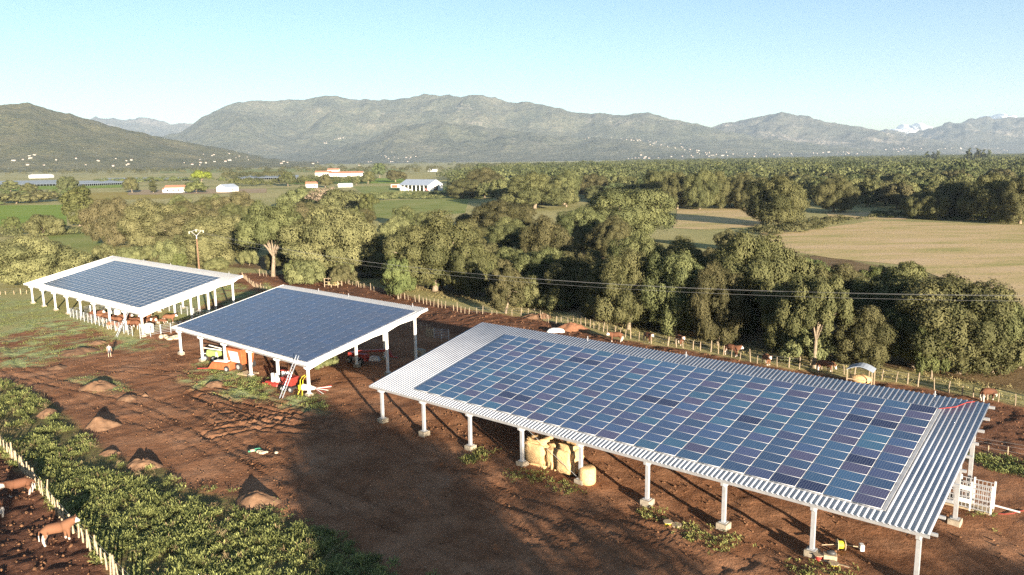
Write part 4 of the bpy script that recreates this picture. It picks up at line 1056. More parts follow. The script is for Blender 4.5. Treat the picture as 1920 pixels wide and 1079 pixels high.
def cow_mesh(pose):
    hd = {'up': [(.92, 0, 1.20), (1.08, 0, 1.30), (1.30, 0, 1.14), (1.42, 0, 1.04)], 'side': [(.90, .12, 1.18), (1.00, .28, 1.24), (1.12, .46, 1.10), (1.18, .56, 1.02)], 'down': [(.95, 0, 1.0), (1.18, 0, .72), (1.36, 0, .40), (1.42, 0, .25)]}[pose]
    V = [(-.62, 0, 1.10), (-.15, 0, 1.02), (.28, 0, 1.0), (.62, 0, 1.08)] + hd
    Rr = [(.36, .35), (.42, .42), (.42, .43), (.34, .42), (.23, .30), (.165, .18), (.125, .13), (.10, .095)]
    E = [(0, 1), (1, 2), (2, 3), (3, 4), (4, 5), (5, 6), (6, 7)]
    def chain(p, pts, rs):
        for q, r_ in zip(pts, rs):
            V.append(q); Rr.append((r_, r_)); E.append((p, len(V) - 1)); p = len(V) - 1
    for s_ in (-1, 1):
        o = .06 * s_
        chain(0, [(-.62 + o, .20 * s_, .80), (-.76 + o, .19 * s_, .48), (-.70 + o, .19 * s_, .22), (-.66 + o, .19 * s_, .04)], [.22, .105, .08, .085])
        chain(3, [(.58 - o, .19 * s_, .76), (.60 - o, .18 * s_, .42), (.58 - o, .18 * s_, .2), (.61 - o, .18 * s_, .04)], [.18, .095, .075, .082])
    chain(0, [(-.93, 0, 1.16), (-1.0, 0, .85), (-1.0, .02, .52), (-1.0, .02, .42)], [.05, .03, .03, .045])
    h0 = Vector(hd[1]); fw = (Vector(hd[2]) - h0).normalized(); sd = fw.cross(Vector((0, 0, 1))).normalized(); up = sd.cross(fw)
    for s_ in (-1, 1):
        chain(5, [tuple(h0 + sd * .20 * s_ + up * .02 - fw * .03), tuple(h0 + sd * .31 * s_ - fw * .03)], [.055, .03])
        chain(5, [tuple(h0 + sd * .10 * s_ + up * .17), tuple(h0 + sd * .21 * s_ + up * .27)], [.03, .018])
    me = skinbody('body', V, E, Rr, 1, 1)
    w = np.zeros(len(me.vertices)); co = np.zeros(len(me.vertices) * 3); me.vertices.foreach_get('co', co); co = co.reshape(-1, 3)
    hc = np.array(hd[2]); dh = np.linalg.norm(co - hc, axis=1); w[dh < .30] = .9
    w[(co[:, 2] < .24)] = .55
    w[(co[:, 2] < .68) & (np.abs(co[:, 0]) < .3)] = .7
    w[(fbm(co[:, 0] * 3.1 + co[:, 1] * 2, co[:, 2] * 3.3 + co[:, 1], 5, 2) > .52) & (co[:, 0] < -.3)] = .45
    w[(co[:, 0] < -.8) & (co[:, 2] < .85)] = .8
    a = me.attributes.new('white', 'FLOAT', 'POINT'); a.data.foreach_set('value', w.astype(np.float32))
    me.materials.append(M_COW); return me
COWM = {k: cow_mesh(k) for k in ('up', 'side', 'down')}
def cow(px, py, rz, pose, label, group, k=1.0, loc=None):
    p = loc if loc is not None else at(px, py)
    o = bpy.data.objects.new('cow', COWM[pose]); o.location = p; o.rotation_euler = (0, 0, rz); o.scale = (k, k, k)
    return tag(link(o), label, 'cow', group)
CG = 'brown cattle in the front paddock'; CP = 'brown cattle inside the pen'; CB = 'cattle in the churned yard behind the near shed'
cow(38, 931, PI + .45, 'side', 'dark brown cow with a white face, upper one by the paddock fence', CG, 1.0)
cow(108, 1018, .75, 'up', 'light brown horned cow, lower one with its head at the fence stakes', CG, 1.0)
cow(-8, 968, 2.5, 'up', 'cow cut off by the left edge of the picture', CG, 1.0)
for (px, py, rz, ps, k, lb) in ((1155, 642, 2.9, 'side', 1.0, 'tan cow left of the others behind the near shed ridge'), (1215, 642, -1.2, 'up', .95, 'small pale cow at the foot of the bushy oak'), (1274, 647, -1.3, 'up', .95, 'white faced cow by the stakes above the near shed ridge'), (1372, 668, -.9, 'side', 1.05, 'brown cow standing against the stakes left of the small roofed feeder'), (1437, 684, -1.5, 'up', .9, 'dark cow with pale legs left of the small roofed feeder'), (1545, 698, .1, 'down', 1.0, 'orange brown cow at the fence beside the small roofed feeder'), (1850, 752, .4, 'down', .95, 'brown cow at the fence at the far right')):
    cow(px, py, rz, ps, lb, CB, k)
PENC = ((190, 603, .3, 'side'), (203, 606, .1, 'down'), (221, 611, 2.8, 'side'), (232, 607, .2, 'up'), (246, 612, -.4, 'side'), (252, 618, 3.0, 'up'), (262, 613, .5, 'down'), (270, 605, .2, 'side'), (213, 618, .1, 'down'), (230, 620, .3, 'side'), (283, 612, -.3, 'up'), (180, 600, .2, 'up'))
for i, (px, py, rz, ps) in enumerate(PENC): cow(px, py, rz, ps, 'brown cow in the crowd at the near end of the pen', CP, R.uniform(.9, 1.1))
cow(290, 610, -1.5, 'up', 'pale calf facing out by the corner post of the pen', CP, .95)
cow(317, 606, .1, 'up', 'dark cow standing alone on the right side of the pen', CP, 1.0)
cow(304, 608, .2, 'down', 'small calf lying low beside the lone dark cow', CP, .6)
# person
PV = [(0, 0, .95), (0, 0, 1.18), (0, 0, 1.40), (0, .0, 1.53), (0, .01, 1.66), (0, .01, 1.75)]; PR = [(.15, .11), (.14, .10), (.17, .11), .055, (.088, .105), (.06, .07)]
PE = [(0, 1), (1, 2), (2, 3), (3, 4), (4, 5)]
def pch(p, pts, rs):
    for q, r_ in zip(pts, rs):
        PV.append(q); PR.append(r_); PE.append((p, len(PV) - 1)); p = len(PV) - 1
    return p
for s_ in (-1, 1):
    pch(0, [(.10 * s_, .02 * s_, .84), (.12 * s_, .05 * s_, .50), (.13 * s_, .01 + .05 * s_, .10), (.14 * s_, .06 + .05 * s_, .035), (.15 * s_, .17 + .05 * s_, .03)], [.095, .068, .045, .045, .035])
    w = pch(2, [(.20 * s_, 0, 1.40), (.25 * s_, -.02, 1.13), (.26 * s_, .07, .90), (.265 * s_, .09, .83)], [.06, .045, .034, (.04, .022)])
    for k in range(4): pch(w, [(.265 * s_, .06 + k * .02, .77), (.262 * s_, .07 + k * .02, .715 - .01 * (k in (1, 2)))], [.009, .008])
    pch(w, [(.25 * s_, .125, .80), (.245 * s_, .14, .765)], [.010, .008])
pm = skinbody('body', PV, PE, [r_ if isinstance(r_, tuple) else (r_, r_) for r_ in PR], 0, 1)
for mm in (M_SKIN, M_SHIRT, M_SHORTS, M_SHOE): pm.materials.append(mm)
for f in pm.polygons:
    c_ = f.center; ax = abs(c_.x)
    f.material_index = 3 if c_.z < .09 else (0 if (c_.z < .52 or c_.z > 1.50 or (ax > .2 and c_.z < 1.18)) else (2 if c_.z < .98 else 1))
pp = at(206, 670)
po = tag(link(bpy.data.objects.new('person', pm)), 'person in a grey shirt, dark shorts and white shoes standing on the track', 'person')
po.location = pp; po.rotation_euler = (0, 0, .3)
q = MB(); q.blob((0, -.015, 1.70), (.105, .115, .085), 2, .1, 3); q.build('hair', M_HAIR, po)
q = MB(); q.blob((0, .115, 1.65), (.018, .026, .022), 1, 0, 1); q.blob((-.096, .01, 1.655), (.012, .022, .032), 1, 0, 2); q.blob((.096, .01, 1.655), (.012, .022, .032), 1, 0, 2); q.build('face', M_SKIN, po)
q = MB(); q.blob((-.034, .105, 1.68), (.012, .01, .007), 1, 0, 1); q.blob((.034, .105, 1.68), (.012, .01, .007), 1, 0, 1); q.box((0, .108, 1.60), (.045, .01, .008)); q.build('eyes', M_HAIR, po)

# ------------------------------------------------------------------ earth mounds and heaps
def mound(px, py, wpx, hpx, label, mat=None, dep=.8, name='earth_mound', group='heaps of dug earth on the yard'):
    p = at(px, py); s = mpx(p); w = wpx * s * .62; h = hpx * s * .56; sd_ = px % 17; nr, na = 16, 40
    V = [(0, 0, h)]; F = []
    for i in range(1, nr + 1):
        for k in range(na):
            a = 2 * PI * k / na; t = i / nr; e = 1 + .28 * (float(vn(math.cos(a) * 1.7 + sd_, math.sin(a) * 1.7, sd_)) - .5) * 2
            x, y = math.cos(a) * w * t * e, math.sin(a) * w * dep * t * e
            prof = (1 - t * t) ** 1.5; z = h * prof * (1 + 1.0 * (float(fbm(x * 1.1 + sd_, y * 1.1, sd_, 3)) - .45)) + (float(fbm(x * 3 + 9, y * 3, sd_, 2)) - .4) * .14 * min(1, 3 * (1 - t)) - .16 * t
            V.append((x, y, z))
    T = []
    for k in range(na): T.append((0, 1 + k, 1 + (k + 1) % na))
    bm = bmesh.new(); vs = [bm.verts.new(v) for v in V]
    for f in T: bm.faces.new([vs[i] for i in f])
    for i in range(nr - 1):
        for k in range(na):
            a0 = 1 + i * na; bm.faces.new([vs[a0 + k], vs[a0 + na + k], vs[a0 + na + (k + 1) % na], vs[a0 + (k + 1) % na]])
    bmesh.ops.recalc_face_normals(bm, faces=list(bm.faces))
    for f in bm.faces: f.smooth = True
    me = bpy.data.meshes.new(name); bm.to_mesh(me); bm.free(); me.materials.append(mat or M_MOUND)
    o = link(bpy.data.objects.new(name, me)); o.location = p; o.rotation_euler = (0, 0, R.uniform(-.4, .4))
    return tag(o, label, 'mound', group)
mound(183, 728, 52, 22, 'earth mound with a grassy top left of the track junction')
mound(240, 748, 40, 12, 'low wide earth mound right of the grassy topped one'); mound(272, 742, 14, 9, 'tiny earth heap beside the low wide mound')
mound(188, 800, 54, 30, 'peaked earth mound alone above the weeds')
mound(270, 874, 52, 26, 'earth mound half buried in the weeds'); mound(485, 940, 80, 36, 'biggest earth mound at the edge of the weeds below the yard')
mound(93, 778, 40, 16, 'overgrown earth mound in the upper weed patch'); mound(148, 660, 70, 10, 'flat earth heap left of the standing person'); mound(182, 645, 34, 10, 'small earth heap above the flat heap'); mound(108, 690, 46, 6, 'flat scatter of earth on the track at the left')
mound(402, 722, 34, 12, 'earth heap at the weeds in front of the middle shed'); mound(208, 850, 40, 10, 'low earth heap among the upper weeds')
mound(1075, 618, 62, 22, 'red earth bank against the stakes above the near shed ridge', M_RUST, .6); mound(1010, 596, 60, 16, 'long red earth bank left of the white sheet', M_MOUND, .5)
p = at(1043, 624); s = mpx(p); q = MB(); q.blob((0, 0, 0), (18 * s, 8 * s, 9 * s), 3, .25, 5, True); o = q.build('white_sheet', M_WHITE, None, p); tag(o, 'crumpled white sheet lying on the red bank above the near shed', 'sheet')
# stones and ash in the yard
rr = random.Random(5)
for i in range(9):
    p = at(490 + rr.gauss(0, 14), 851 + rr.gauss(0, 4)); q = MB(); q.blob((0, 0, .06), (rr.uniform(.12, .3), rr.uniform(.1, .22), rr.uniform(.08, .16)), 2, .4, i)
    o = q.build('stone', M_STONE, None, p); tag(o, 'pale stone in the scatter of rubble on the yard', 'stone', 'rubble on the yard')
p = at(478, 846); q = MB(); q.box((0, 0, .06), (1.1, .25, .08)); q.box((.2, .2, .12), (.5, .12, .06)); o = q.build('plastic_scrap', simple('green_plastic', (.05, .25, .14), None, 4, .5), None, p); o.rotation_euler = (0, 0, .4); tag(o, 'green plastic scrap among the rubble on the yard', 'scrap')
rr = random.Random(9)
for i in range(10):
    p = at(322 + rr.gauss(0, 9), 634 + rr.gauss(0, 2.6)); q = MB(); q.blob((0, 0, .15), (rr.uniform(.3, .7), rr.uniform(.3, .5), rr.uniform(.2, .45)), 2, .4, i + 20)
    o = q.build('stone', M_STONE, None, p); tag(o, 'pale stone in the heap at the corner of the pen', 'stone', 'stones at the pen corner')

# ------------------------------------------------------------------ straw bales under the near shed
def sqbale(p, d, rz, label, seed):
    o = thing('straw_bale', label, 'bale', p, rz, 'straw bales under the near shed')
    q = MB(); q.box((0, 0, d[2] / 2), d); bmesh.ops.bevel(q.bm, geom=list(q.bm.edges), offset=.3, segments=3, affect='EDGES')
    bmesh.ops.subdivide_edges(q.bm, edges=list(q.bm.edges), cuts=4, use_grid_fill=True)
    for v in q.bm.verts:
        c_ = v.co; k = (float(fbm(c_.x * 2.2 + seed, c_.z * 5 + c_.y * 2.2, seed, 3)) - .45) * .6
        dv = Vector((c_.x, c_.y, 0)).normalized() if c_.z < d[2] * .92 else Vector((0, 0, 1)); v.co = c_ + dv * k
    q.build('straw', M_HAY, o, smooth=True)
    return o
b0 = at(1010, 880); s = mpx(b0); a_ = -.714
ux = Vector((math.cos(a_), math.sin(a_), 0)); uy = Vector((-math.sin(a_), math.cos(a_), 0))
up1 = Vector((0, 0, 1.28)); bb = b0 + uy * 1.0
sqbale(bb - ux * .55, (2.3, 2.0, 2.25), a_ + .07, 'big rounded straw bale at the left of the stack under the near shed', 1)
sqbale(bb + ux * 1.0 + uy * .1, (1.2, 1.9, 2.1), a_ - .05, 'narrow straw bale wedged in the middle of the stack', 6)
sqbale(bb + ux * 2.3, (1.8, 1.9, 2.35), a_ + .02, 'square cut straw bale at the right of the stack under the near shed', 3)
p = at(1101, 906); q = MB(); q.tube([(0, 0, 0), (0, 0, .15), (0, 0, 1.1), (0, 0, 1.3)], [.58, .66, .66, .56], 18); o = q.build('round_bale', M_HAY, None, p, .04, True); tag(o, 'small round straw bale standing by the footing right of the stack', 'bale')

# ------------------------------------------------------------------ ladders against the eaves
def ladder(shed_, x, label, out=2.0, over=.75):
    root, rp, toW, xs, zr_ = shed_
    top = toW(*rp(x, .05, .05)); ft = toW(x, -out, 0); ft.z = gzf(ft.x, ft.y); d = (top - ft); top = top + d.normalized() * over
    side = (toW(x + 1, 0, 0) - toW(x, 0, 0)); side.z = 0; side.normalize()
    o = thing('ladder', label, 'ladder', ft, 0, 'aluminium ladders leaning on the shed eaves')
    for s_ in (-.24, .24):
        q = MB(); q.bar(side * s_, top - ft + side * s_, .09, .05); q.build('ladder_rail', M_ALU, o)
        q = MB(); q.bar(side * s_ * .82 + d.normalized() * 1.0 - Vector((0, 0, .04)), d * .72 + side * s_ * .82 + Vector((0, 0, .06)), .07, .04); q.build('ladder_rail', M_ALU, o)
    n_ = 16
    for i in range(1, n_):
        q = MB(); c_ = (top - ft) * (i / n_); q.tube([c_ - side * .23, c_ + side * .23], .02, 6); q.build('rung', M_ALU, o)
ladder(SH1, 46.2, 'aluminium ladder leaning on the eave of the far left shed'); ladder(SH2, 29.2, 'aluminium ladder leaning on the eave of the middle shed', 1.9)

# ------------------------------------------------------------------ pen rails under the far left shed
def rail_panel(a, b, label, nr=6, h=1.5, mat=M_ALU, name='pen_rail', group='white rail panels of the cattle pen'):
    a = Vector((a.x, a.y, gzf(a.x, a.y))); b = Vector((b.x, b.y, gzf(b.x, b.y)))
    o = thing(name, label, 'rail', a, 0, group); d = b - a
    for k in range(nr):
        q = MB(); z = .3 + (h - .32) * k / (nr - 1); q.tube([(0, 0, z), d + Vector((0, 0, z))], .022, 6); q.build('bar', mat, o)
    for t in (.01, .5, .99):
        q = MB(); c_ = d * t; q.box((c_.x, c_.y, h / 2), (.09, .09, h + .1)); q.build('post', mat, o)
    return o
root, rp, toW, xs, zr_ = SH1
def lw(x, y): v = toW(x, y, 0); v.z = gzf(v.x, v.y); return v
front = [(23.5 + i * 3.05, -.35) for i in range(9)]
for i in range(8): rail_panel(lw(*front[i]), lw(*front[i + 1]), ('front rail panel of the pen, %s from its left corner' % ('first', 'second', 'third', 'fourth', 'fifth', 'sixth', 'seventh', 'eighth')[i]))
right = [(50.3, -.3 + i * 3.0) for i in range(6)]
for i in range(5): rail_panel(lw(*right[i]), lw(*right[i + 1]), ('right end rail panel of the pen, %s behind the corner post' % ('first', 'second', 'third', 'fourth', 'fifth')[i]))
left = [(23.5, -.35 + i * 3.2) for i in range(5)]
for i in range(4): rail_panel(lw(*left[i]), lw(*left[i + 1]), ('left end rail panel of the pen, %s behind its front corner' % ('first', 'second', 'third', 'fourth')[i]))
back = [(23.5 + i * 4.4, 12.3) for i in range(7)]
for i in range(6): rail_panel(lw(*back[i]), lw(*back[i + 1]), ('rear rail panel of the pen, %s from the left' % ('first', 'second', 'third', 'fourth', 'fifth', 'sixth')[i]))
for (x, y), lb in (((31, 4), 'pale water tank in the crowd of the pen'), ((47.4, 2.2), 'pale upright feed bin by the pen corner post')):
    o = thing('water_tank', lb, 'tank', lw(x, y), 0); q = MB(); q.tube([(0, 0, .1), (0, 0, 1.3), (0, 0, 1.5)], [.75, .75, .3], 16); q.build('tank_body', M_CREAM, o); q = MB(); q.tube([(0, 0, 1.5), (0, 0, 1.6)], .22, 10); q.build('lid', M_DARKMET, o)
p = at(352, 627); o = thing('round_bale', 'weathered roll beside the left corner of the middle shed', 'bale', p + Vector((-1.5, 2.5, 0)), .4); q = MB(); q.tube([(-.7, 0, .62), (.7, 0, .62)], .62, 16); q.build('roll', M_STONE, o, smooth=False)

# ------------------------------------------------------------------ machinery under the middle shed
MG = 'farm machines under the middle shed'
def wheel(par, c, r_, w, rimm=M_GALV):
    q = MB(); q.tube([(c[0], c[1] - w / 2, c[2]), (c[0], c[1] + w / 2, c[2])], r_, 18); t_ = q.build('wheel', M_TYRE, par, bevel=.03)
    q = MB(); q.tube([(c[0], c[1] - w / 2 - .02, c[2]), (c[0], c[1] + w / 2 + .02, c[2])], r_ * .55, 14); q.build('rim', rimm, t_)
# orange feed mixer with a white side panel
o = thing('feed_mixer', 'tall orange machine with a white side panel under the middle shed', 'machine', at(452, 690), -.55, MG)
q = MB(); q.hexa([(-1.4, -.8, .7), (1.3, -.8, .7), (1.3, .8, .7), (-1.4, .8, .7), (-1.5, -1.1, 2.6), (1.5, -1.1, 2.6), (1.5, 1.1, 2.6), (-1.5, 1.1, 2.6)]); q.build('hopper', M_ORANGE, o, bevel=.05)
q = MB(); q.hexa([(-.5, -.93, .95), (.95, -.93, .95), (.95, -.88, .95), (-.5, -.88, .95), (-.75, -1.12, 2.3), (.85, -1.12, 2.3), (.85, -1.07, 2.3), (-.75, -1.07, 2.3)]); q.build('side_panel', M_WHITE, o)
q = MB(); q.tube([(.1, -1.06, 1.75), (.35, -1.07, 1.85), (.6, -1.07, 1.82)], .03, 5); q.build('stripe', M_GREYROOF, o)
wheel(o, (.9, -1.0, .48), .48, .3); wheel(o, (.9, 1.0, .48), .48, .3)
q = MB(); q.bar((-1.4, 0, .7), (-3.0, 0, .5), .14); q.build('drawbar', M_ORANGE, o); q = MB(); q.bar((-1.0, -1.0, .75), (-1.5, -1.05, 2.2), .08); q.build('strut', M_CREAM, o)
# light green tedder
o = thing('hay_tedder', 'light green tedder with pale arms behind the second post of the middle shed', 'machine', at(402, 675), -.4, MG)
q = MB(); q.hexa([(-.9, -.6, .5), (.9, -.6, .5), (.9, .6, .5), (-.9, .6, .5), (-.7, -.5, 1.35), (.8, -.5, 1.25), (.8, .5, 1.25), (-.7, .5, 1.35)]); q.build('body', M_GREEN, o, bevel=.08)
for a0, b0_ in (((-1.4, -.2, 1.5), (2.2, .3, 1.25)), ((-1.2, .5, 1.7), (1.0, .4, 1.45)), ((.9, -.5, 1.2), (1.4, -.7, .2)), ((-2.2, 0, .6), (-.8, 0, .8))):
    q = MB(); q.bar(a0, b0_, .1); q.build('arm', M_CREAM, o)
wheel(o, (-.6, -.8, .38), .38, .2); wheel(o, (.7, -.8, .38), .38, .2)
# orange drum mower lying low
o = thing('drum_mower', 'low orange red mower with a white topped cover in front of the third post', 'machine', at(418, 693), -.35, MG)
q = MB(); q.hexa([(-1.7, -.7, .15), (1.6, -.7, .15), (1.6, .7, .15), (-1.7, .7, .15), (-1.2, -.45, .95), (1.3, -.45, .95), (1.3, .5, 1.0), (-1.2, .5, 1.0)]); q.build('cover', M_ORANGE, o, bevel=.06)
q = MB(); q.hexa([(-1.1, -.3, .99), (.9, -.3, .99), (.9, .45, 1.04), (-1.1, .45, 1.04), (-1.0, -.2, 1.06), (.8, -.2, 1.06), (.8, .4, 1.1), (-1.0, .4, 1.1)]); q.build('cover_top', M_CREAM, o)
q = MB(); q.bar((-1.6, -.7, .2), (-3.0, -.9, .12), .12); q.build('blade_bar', M_RED, o); wheel(o, (1.3, -.85, .35), .35, .2)
# stone pallet
o = thing('pallet', 'wooden pallet lying in the weeds by the third post of the middle shed', 'pallet', at(465, 703), -.5)
for i in range(7): q = MB(); q.box((-.9 + i * .3, 0, .2), (.2, 1.5, .04)); q.build('board', M_WOOD, o)
for y in (-.65, 0, .65): q = MB(); q.box((0, y, .11), (2.0, .12, .14)); q.build('bearer', M_WOOD, o)
# red drill with white drums
o = thing('seed_drill', 'red implement carrying white upright drums left of the fifth post', 'machine', at(517, 724), -.45, MG)
q = MB(); q.box((0, 0, .35), (2.6, .5, .25)); q.hexa([(-1.9, -.3, .05), (.6, -.5, .05), (.6, .1, .05), (-1.9, -.1, .05), (-1.7, -.25, .3), (.6, -.4, .35), (.6, .05, .35), (-1.7, -.12, .3)]); q.build('frame', M_RED, o, bevel=.03)
for i, (x, y) in enumerate(((-.35, 0), (.15, .1), (.95, .3), (1.4, .35))): q = MB(); q.tube([(x, y, .45), (x, y, 1.45 + .3 * (i > 1))], .19, 12); q.build('drum', M_WHITE, o, bevel=.03); 
q = MB(); q.box((1.15, .3, 1.82), (.9, .3, .1)); q.build('lid', M_RED, o)
# red spreader behind the ladder, yellow rake with fanned tines
o = thing('spreader', 'dull red machine half hidden behind the ladder of the middle shed', 'machine', at(545, 733), -.5, MG)
q = MB(); q.hexa([(-.5, -.4, .6), (.5, -.4, .6), (.5, .4, .6), (-.5, .4, .6), (-.8, -.7, 1.6), (.8, -.7, 1.6), (.8, .7, 1.6), (-.8, .7, 1.6)]); q.build('hopper', M_RED, o, bevel=.06)
q = MB(); q.box((0, 0, .45), (1.6, .9, .15)); q.build('frame', M_DARKMET, o); wheel(o, (-.6, -.6, .35), .35, .2); wheel(o, (.6, -.6, .35), .35, .2)
o = thing('hay_rake', 'yellow rake with pale fanned tines around the last front post', 'machine', at(572, 741), -.45, MG)
q = MB(); q.box((-.4, 0, .85), (.5, .6, .5)); q.bar((-.5, 0, .8), (-.55, -.5, .1), .1); q.bar((-.3, 0, .6), (.2, -.7, .1), .1); q.build('gearbox', M_YEL, o, bevel=.04)
q = MB(); q.tube([(-.2, 0, .85), (.6, .1, .85), (1.3, .15, .85)], [.35, .3, .12], 12); q.build('rotor_hub', M_CREAM, o)
for k in range(7):
    an = -.9 + k * .3; q = MB(); q.tube([(1.3, .15, .85), (1.3 + 1.7 * math.cos(an * .6), .15 + 1.2 * math.sin(an), .85 + .25 * math.sin(an * 1.5))], .035, 5); q.build('tine', M_WHITE if k % 2 else M_RED, o)
for dx in (0, .35): q = MB(); q.tube([(-.5 + dx, -.1, 1.0), (-.45 + dx, -.1, 1.6), (-.2 + dx, -.05, 2.0), (.15 + dx, 0, 2.2)], .035, 6); q.build('hoop', M_YEL, o)
# red mower under the right end
o = thing('disc_mower', 'red mower with a long raised arm in the shade under the middle shed', 'machine', at(676, 681), -.55, MG)
q = MB(); q.hexa([(-1.6, -.5, .45), (1.2, -.5, .35), (1.2, .5, .35), (-1.6, .5, .45), (-1.7, -.4, 1.25), (1.1, -.4, 1.25), (1.1, .4, 1.25), (-1.7, .4, 1.25)]); q.build('body', M_RED, o, bevel=.07)
q = MB(); q.box((-.35, -.53, .62), (1.9, .06, .4)); q.build('guard', M_GREYROOF, o)
q = MB(); q.bar((-1.0, .3, 1.3), (1.3, 1.2, 1.45), .22); q.bar((1.3, 1.2, 1.45), (3.0, 1.9, 1.55), .28); q.bar((3.0, 1.9, 1.55), (3.4, 1.9, .75), .25); q.bar((3.3, 1.9, .8), (4.1, 2.2, .7), .15); q.build('arm', M_RED, o)
q = MB(); q.hexa([(1.5, -.2, .5), (2.8, .2, .5), (2.6, .8, .5), (1.3, .5, .5), (1.7, -.1, 1.05), (2.6, .2, 1.05), (2.5, .6, 1.05), (1.6, .4, 1.05)]); q.build('cover', M_GALV, o)
wheel(o, (.7, -.7, .42), .42, .25); wheel(o, (-1.2, -.7, .42), .42, .25)
p = at(606, 690); tree('bush1', p, 4.0, 1.9, 'dark uprooted bush lying under the right end of the middle shed', 'cut branches')

# gates and rails in the shade
a = at(814, 636); b_ = at(842, 639); rail_panel(a, b_, 'grey metal field gate in the shade behind the middle shed', 6, 1.5, M_GALV, 'field_gate', None)['category'] = 'gate'
a = at(800, 631); b_ = at(812, 634); o = thing('pallet', 'upright slatted pallet left of the grey field gate', 'pallet', a, 0)
for k in range(5): q = MB(); c_ = (b_ - a) * (k / 4); q.box((c_.x, c_.y, .6), (.14, .05, 1.2)); q.build('slat', M_WOOD, o)
o = thing('concrete_block', 'pale block at the foot of the rear corner post of the middle shed', 'block', at(787, 668), -.7); q = MB(); q.box((0, 0, .45), (1.5, .9, .9)); q.build('block', M_CONC, o, bevel=.05)
# rack at the foot of the broad oak
o = thing('hay_rack', 'rusty hay rack standing before the very broad oak', 'rack', at(625, 538), -.3)
for x in (-1.5, 0, 1.5):
    for y in (-.8, .8): q = MB(); q.box((x, y, .9), (.1, .1, 1.8)); q.build('leg', M_WOOD, o)
for y in (-.8, .8):
    for z in (.5, 1.1, 1.75): q = MB(); q.box((0, y, z), (3.2, .08, .08)); q.build('bar', M_WOOD, o)
q = MB(); q.blob((0, 0, .7), (1.4, .6, .5), 2, .3, 3); q.build('hay', M_HAYIN, o)
# small roofed feeder behind the near shed
o = thing('hay_feeder', 'small roofed hay feeder with a grey curved roof behind the near shed', 'feeder', at(1613, 722), -.6)
q = MB(); pr = [(-1.3 + 2.6 * k / 8, 0, 1.75 + .45 * math.sin(PI * k / 8)) for k in range(9)]; pr2 = [(x, y, z - .06) for x, y, z in pr[::-1]]; q.prism(pr + pr2, (0, -.9, 0), (0, .9, 0)); q.build('roof', M_GREYROOF, o)
for x in (-1.2, 1.2):
    for y in (-.8, .8): q = MB(); q.box((x, y, .88), (.09, .09, 1.75)); q.build('leg', M_WOOD, o)
for y in (-.85, .85):
    for z in (.35, .75): q = MB(); q.box((0, y, z), (2.5, .06, .08)); q.build('bar', M_WOOD, o)
q = MB(); q.blob((0, 0, .65), (1.1, .7, .5), 2, .25, 8); q.build('hay', M_HAY, o)
# handling crate at the right rear post of the near shed
c0 = at(1805, 950); o = thing('cattle_crate', 'galvanised cattle crate at the right rear post of the near shed', 'crate', c0, -.714)
for y in (-.5, .5):
    for z in (.25, .6, .95, 1.3, 1.65, 1.95): q = MB(); q.box((0, y, z), (3.4, .04, .05)); q.build('bar', M_GALV, o)
    for k in range(15): q = MB(); q.box((-1.7 + k * 3.4 / 14, y, 1.1), (.035, .045, 1.75)); q.build('upright', M_GALV, o)
for x in (-1.7, -.3, .5, 1.7):
    for y in (-.5, .5): q = MB(); q.box((x, y, 1.05), (.1, .1, 2.1)); q.build('post', M_WHITE, o)
q = MB(); q.box((.1, -.56, 1.6), (.7, .06, .3)); q.box((.1, -.56, .7), (.7, .06, .3)); q.build('latch_plate', M_WHITE, o)
q = MB(); q.box((0, 0, .12), (3.5, 1.1, .12)); q.build('floor', M_WOOD, o)
q = MB(); q.tube([(1.7, -.3, .75), (3.3, -.3, .7)], .06, 8); q.build('lever', M_WHITE, o)
# tools and spools at the last footing
def spool(px, py, rz, r_, w, mat, label, standing=False, tail=False):
    o = thing('cable_spool', label, 'spool', at(px, py), rz, 'cable spools at the footings of the near shed')
    if standing: rot = lambda x, y, z: (x, y, z + w / 2 + .02)
    q = MB(); ax = (Vector((0, 0, 0)), Vector((0, 0, w))) if standing else (Vector((-w / 2, 0, r_)), Vector((w / 2, 0, r_)))
    d = (ax[1] - ax[0]).normalized()
    q.tube([ax[0], ax[1]], r_ * .72, 16); q.build('cable', mat, o)
    for e in (ax[0], ax[1]): q = MB(); q.tube([e - d * .02, e + d * .02], r_, 18); q.build('flange', M_WOOD, o)
    if tail:
        q = MB(); q.tube([ax[1], ax[1] + d * .9 + Vector((0, 0, -.1))], .035, 6); q.build('shaft', M_WOOD, o)
        q = MB(); q.box(ax[1] + d * 1.0 + Vector((0, 0, -.1)), (.25, .4, .4)); q.build('end_stop', M_WHITE, o, bevel=.03)
        q = MB(); q.tube([ax[0], ax[0] - d * .9 + Vector((0, 0, -.1))], .03, 6); q.build('shaft', M_WOOD, o)
    return o
spool(1576, 1031, -.15, .34, .42, M_YEL, 'yellow cable spool on a stick with a white end stop', tail=True)
spool(1534, 1050, 0, .3, .35, M_RED, 'red cable spool standing at the last near footing', True)
spool(1252, 985, 0, .3, .25, M_YEL, 'flat yellow drum with a pale lid by the sixth footing', True)
spool(1563, 1062, .3, .3, .2, M_YEL, 'small spool with yellow core lying by the last near footing', True)
p = at(1268, 987); q = MB(); q.tube([(0, 0, 0), (0, 0, .14)], .34, 16); o = q.build('wooden_disc', M_WOOD, None, p); tag(o, 'pale round wooden disc lying right of the flat yellow drum', 'disc')
o = thing('wooden_box', 'open wooden box with a dark bag beside the last near footing', 'box', at(1556, 1052), -.35)
q = MB(); q.box((0, 0, .22), (.75, .5, .44)); q.build('box_body', M_WOOD, o, bevel=.02); q = MB(); q.blob((.05, .05, .5), (.28, .2, .17), 2, .3, 4); q.build('bag', M_DARKMET, o)
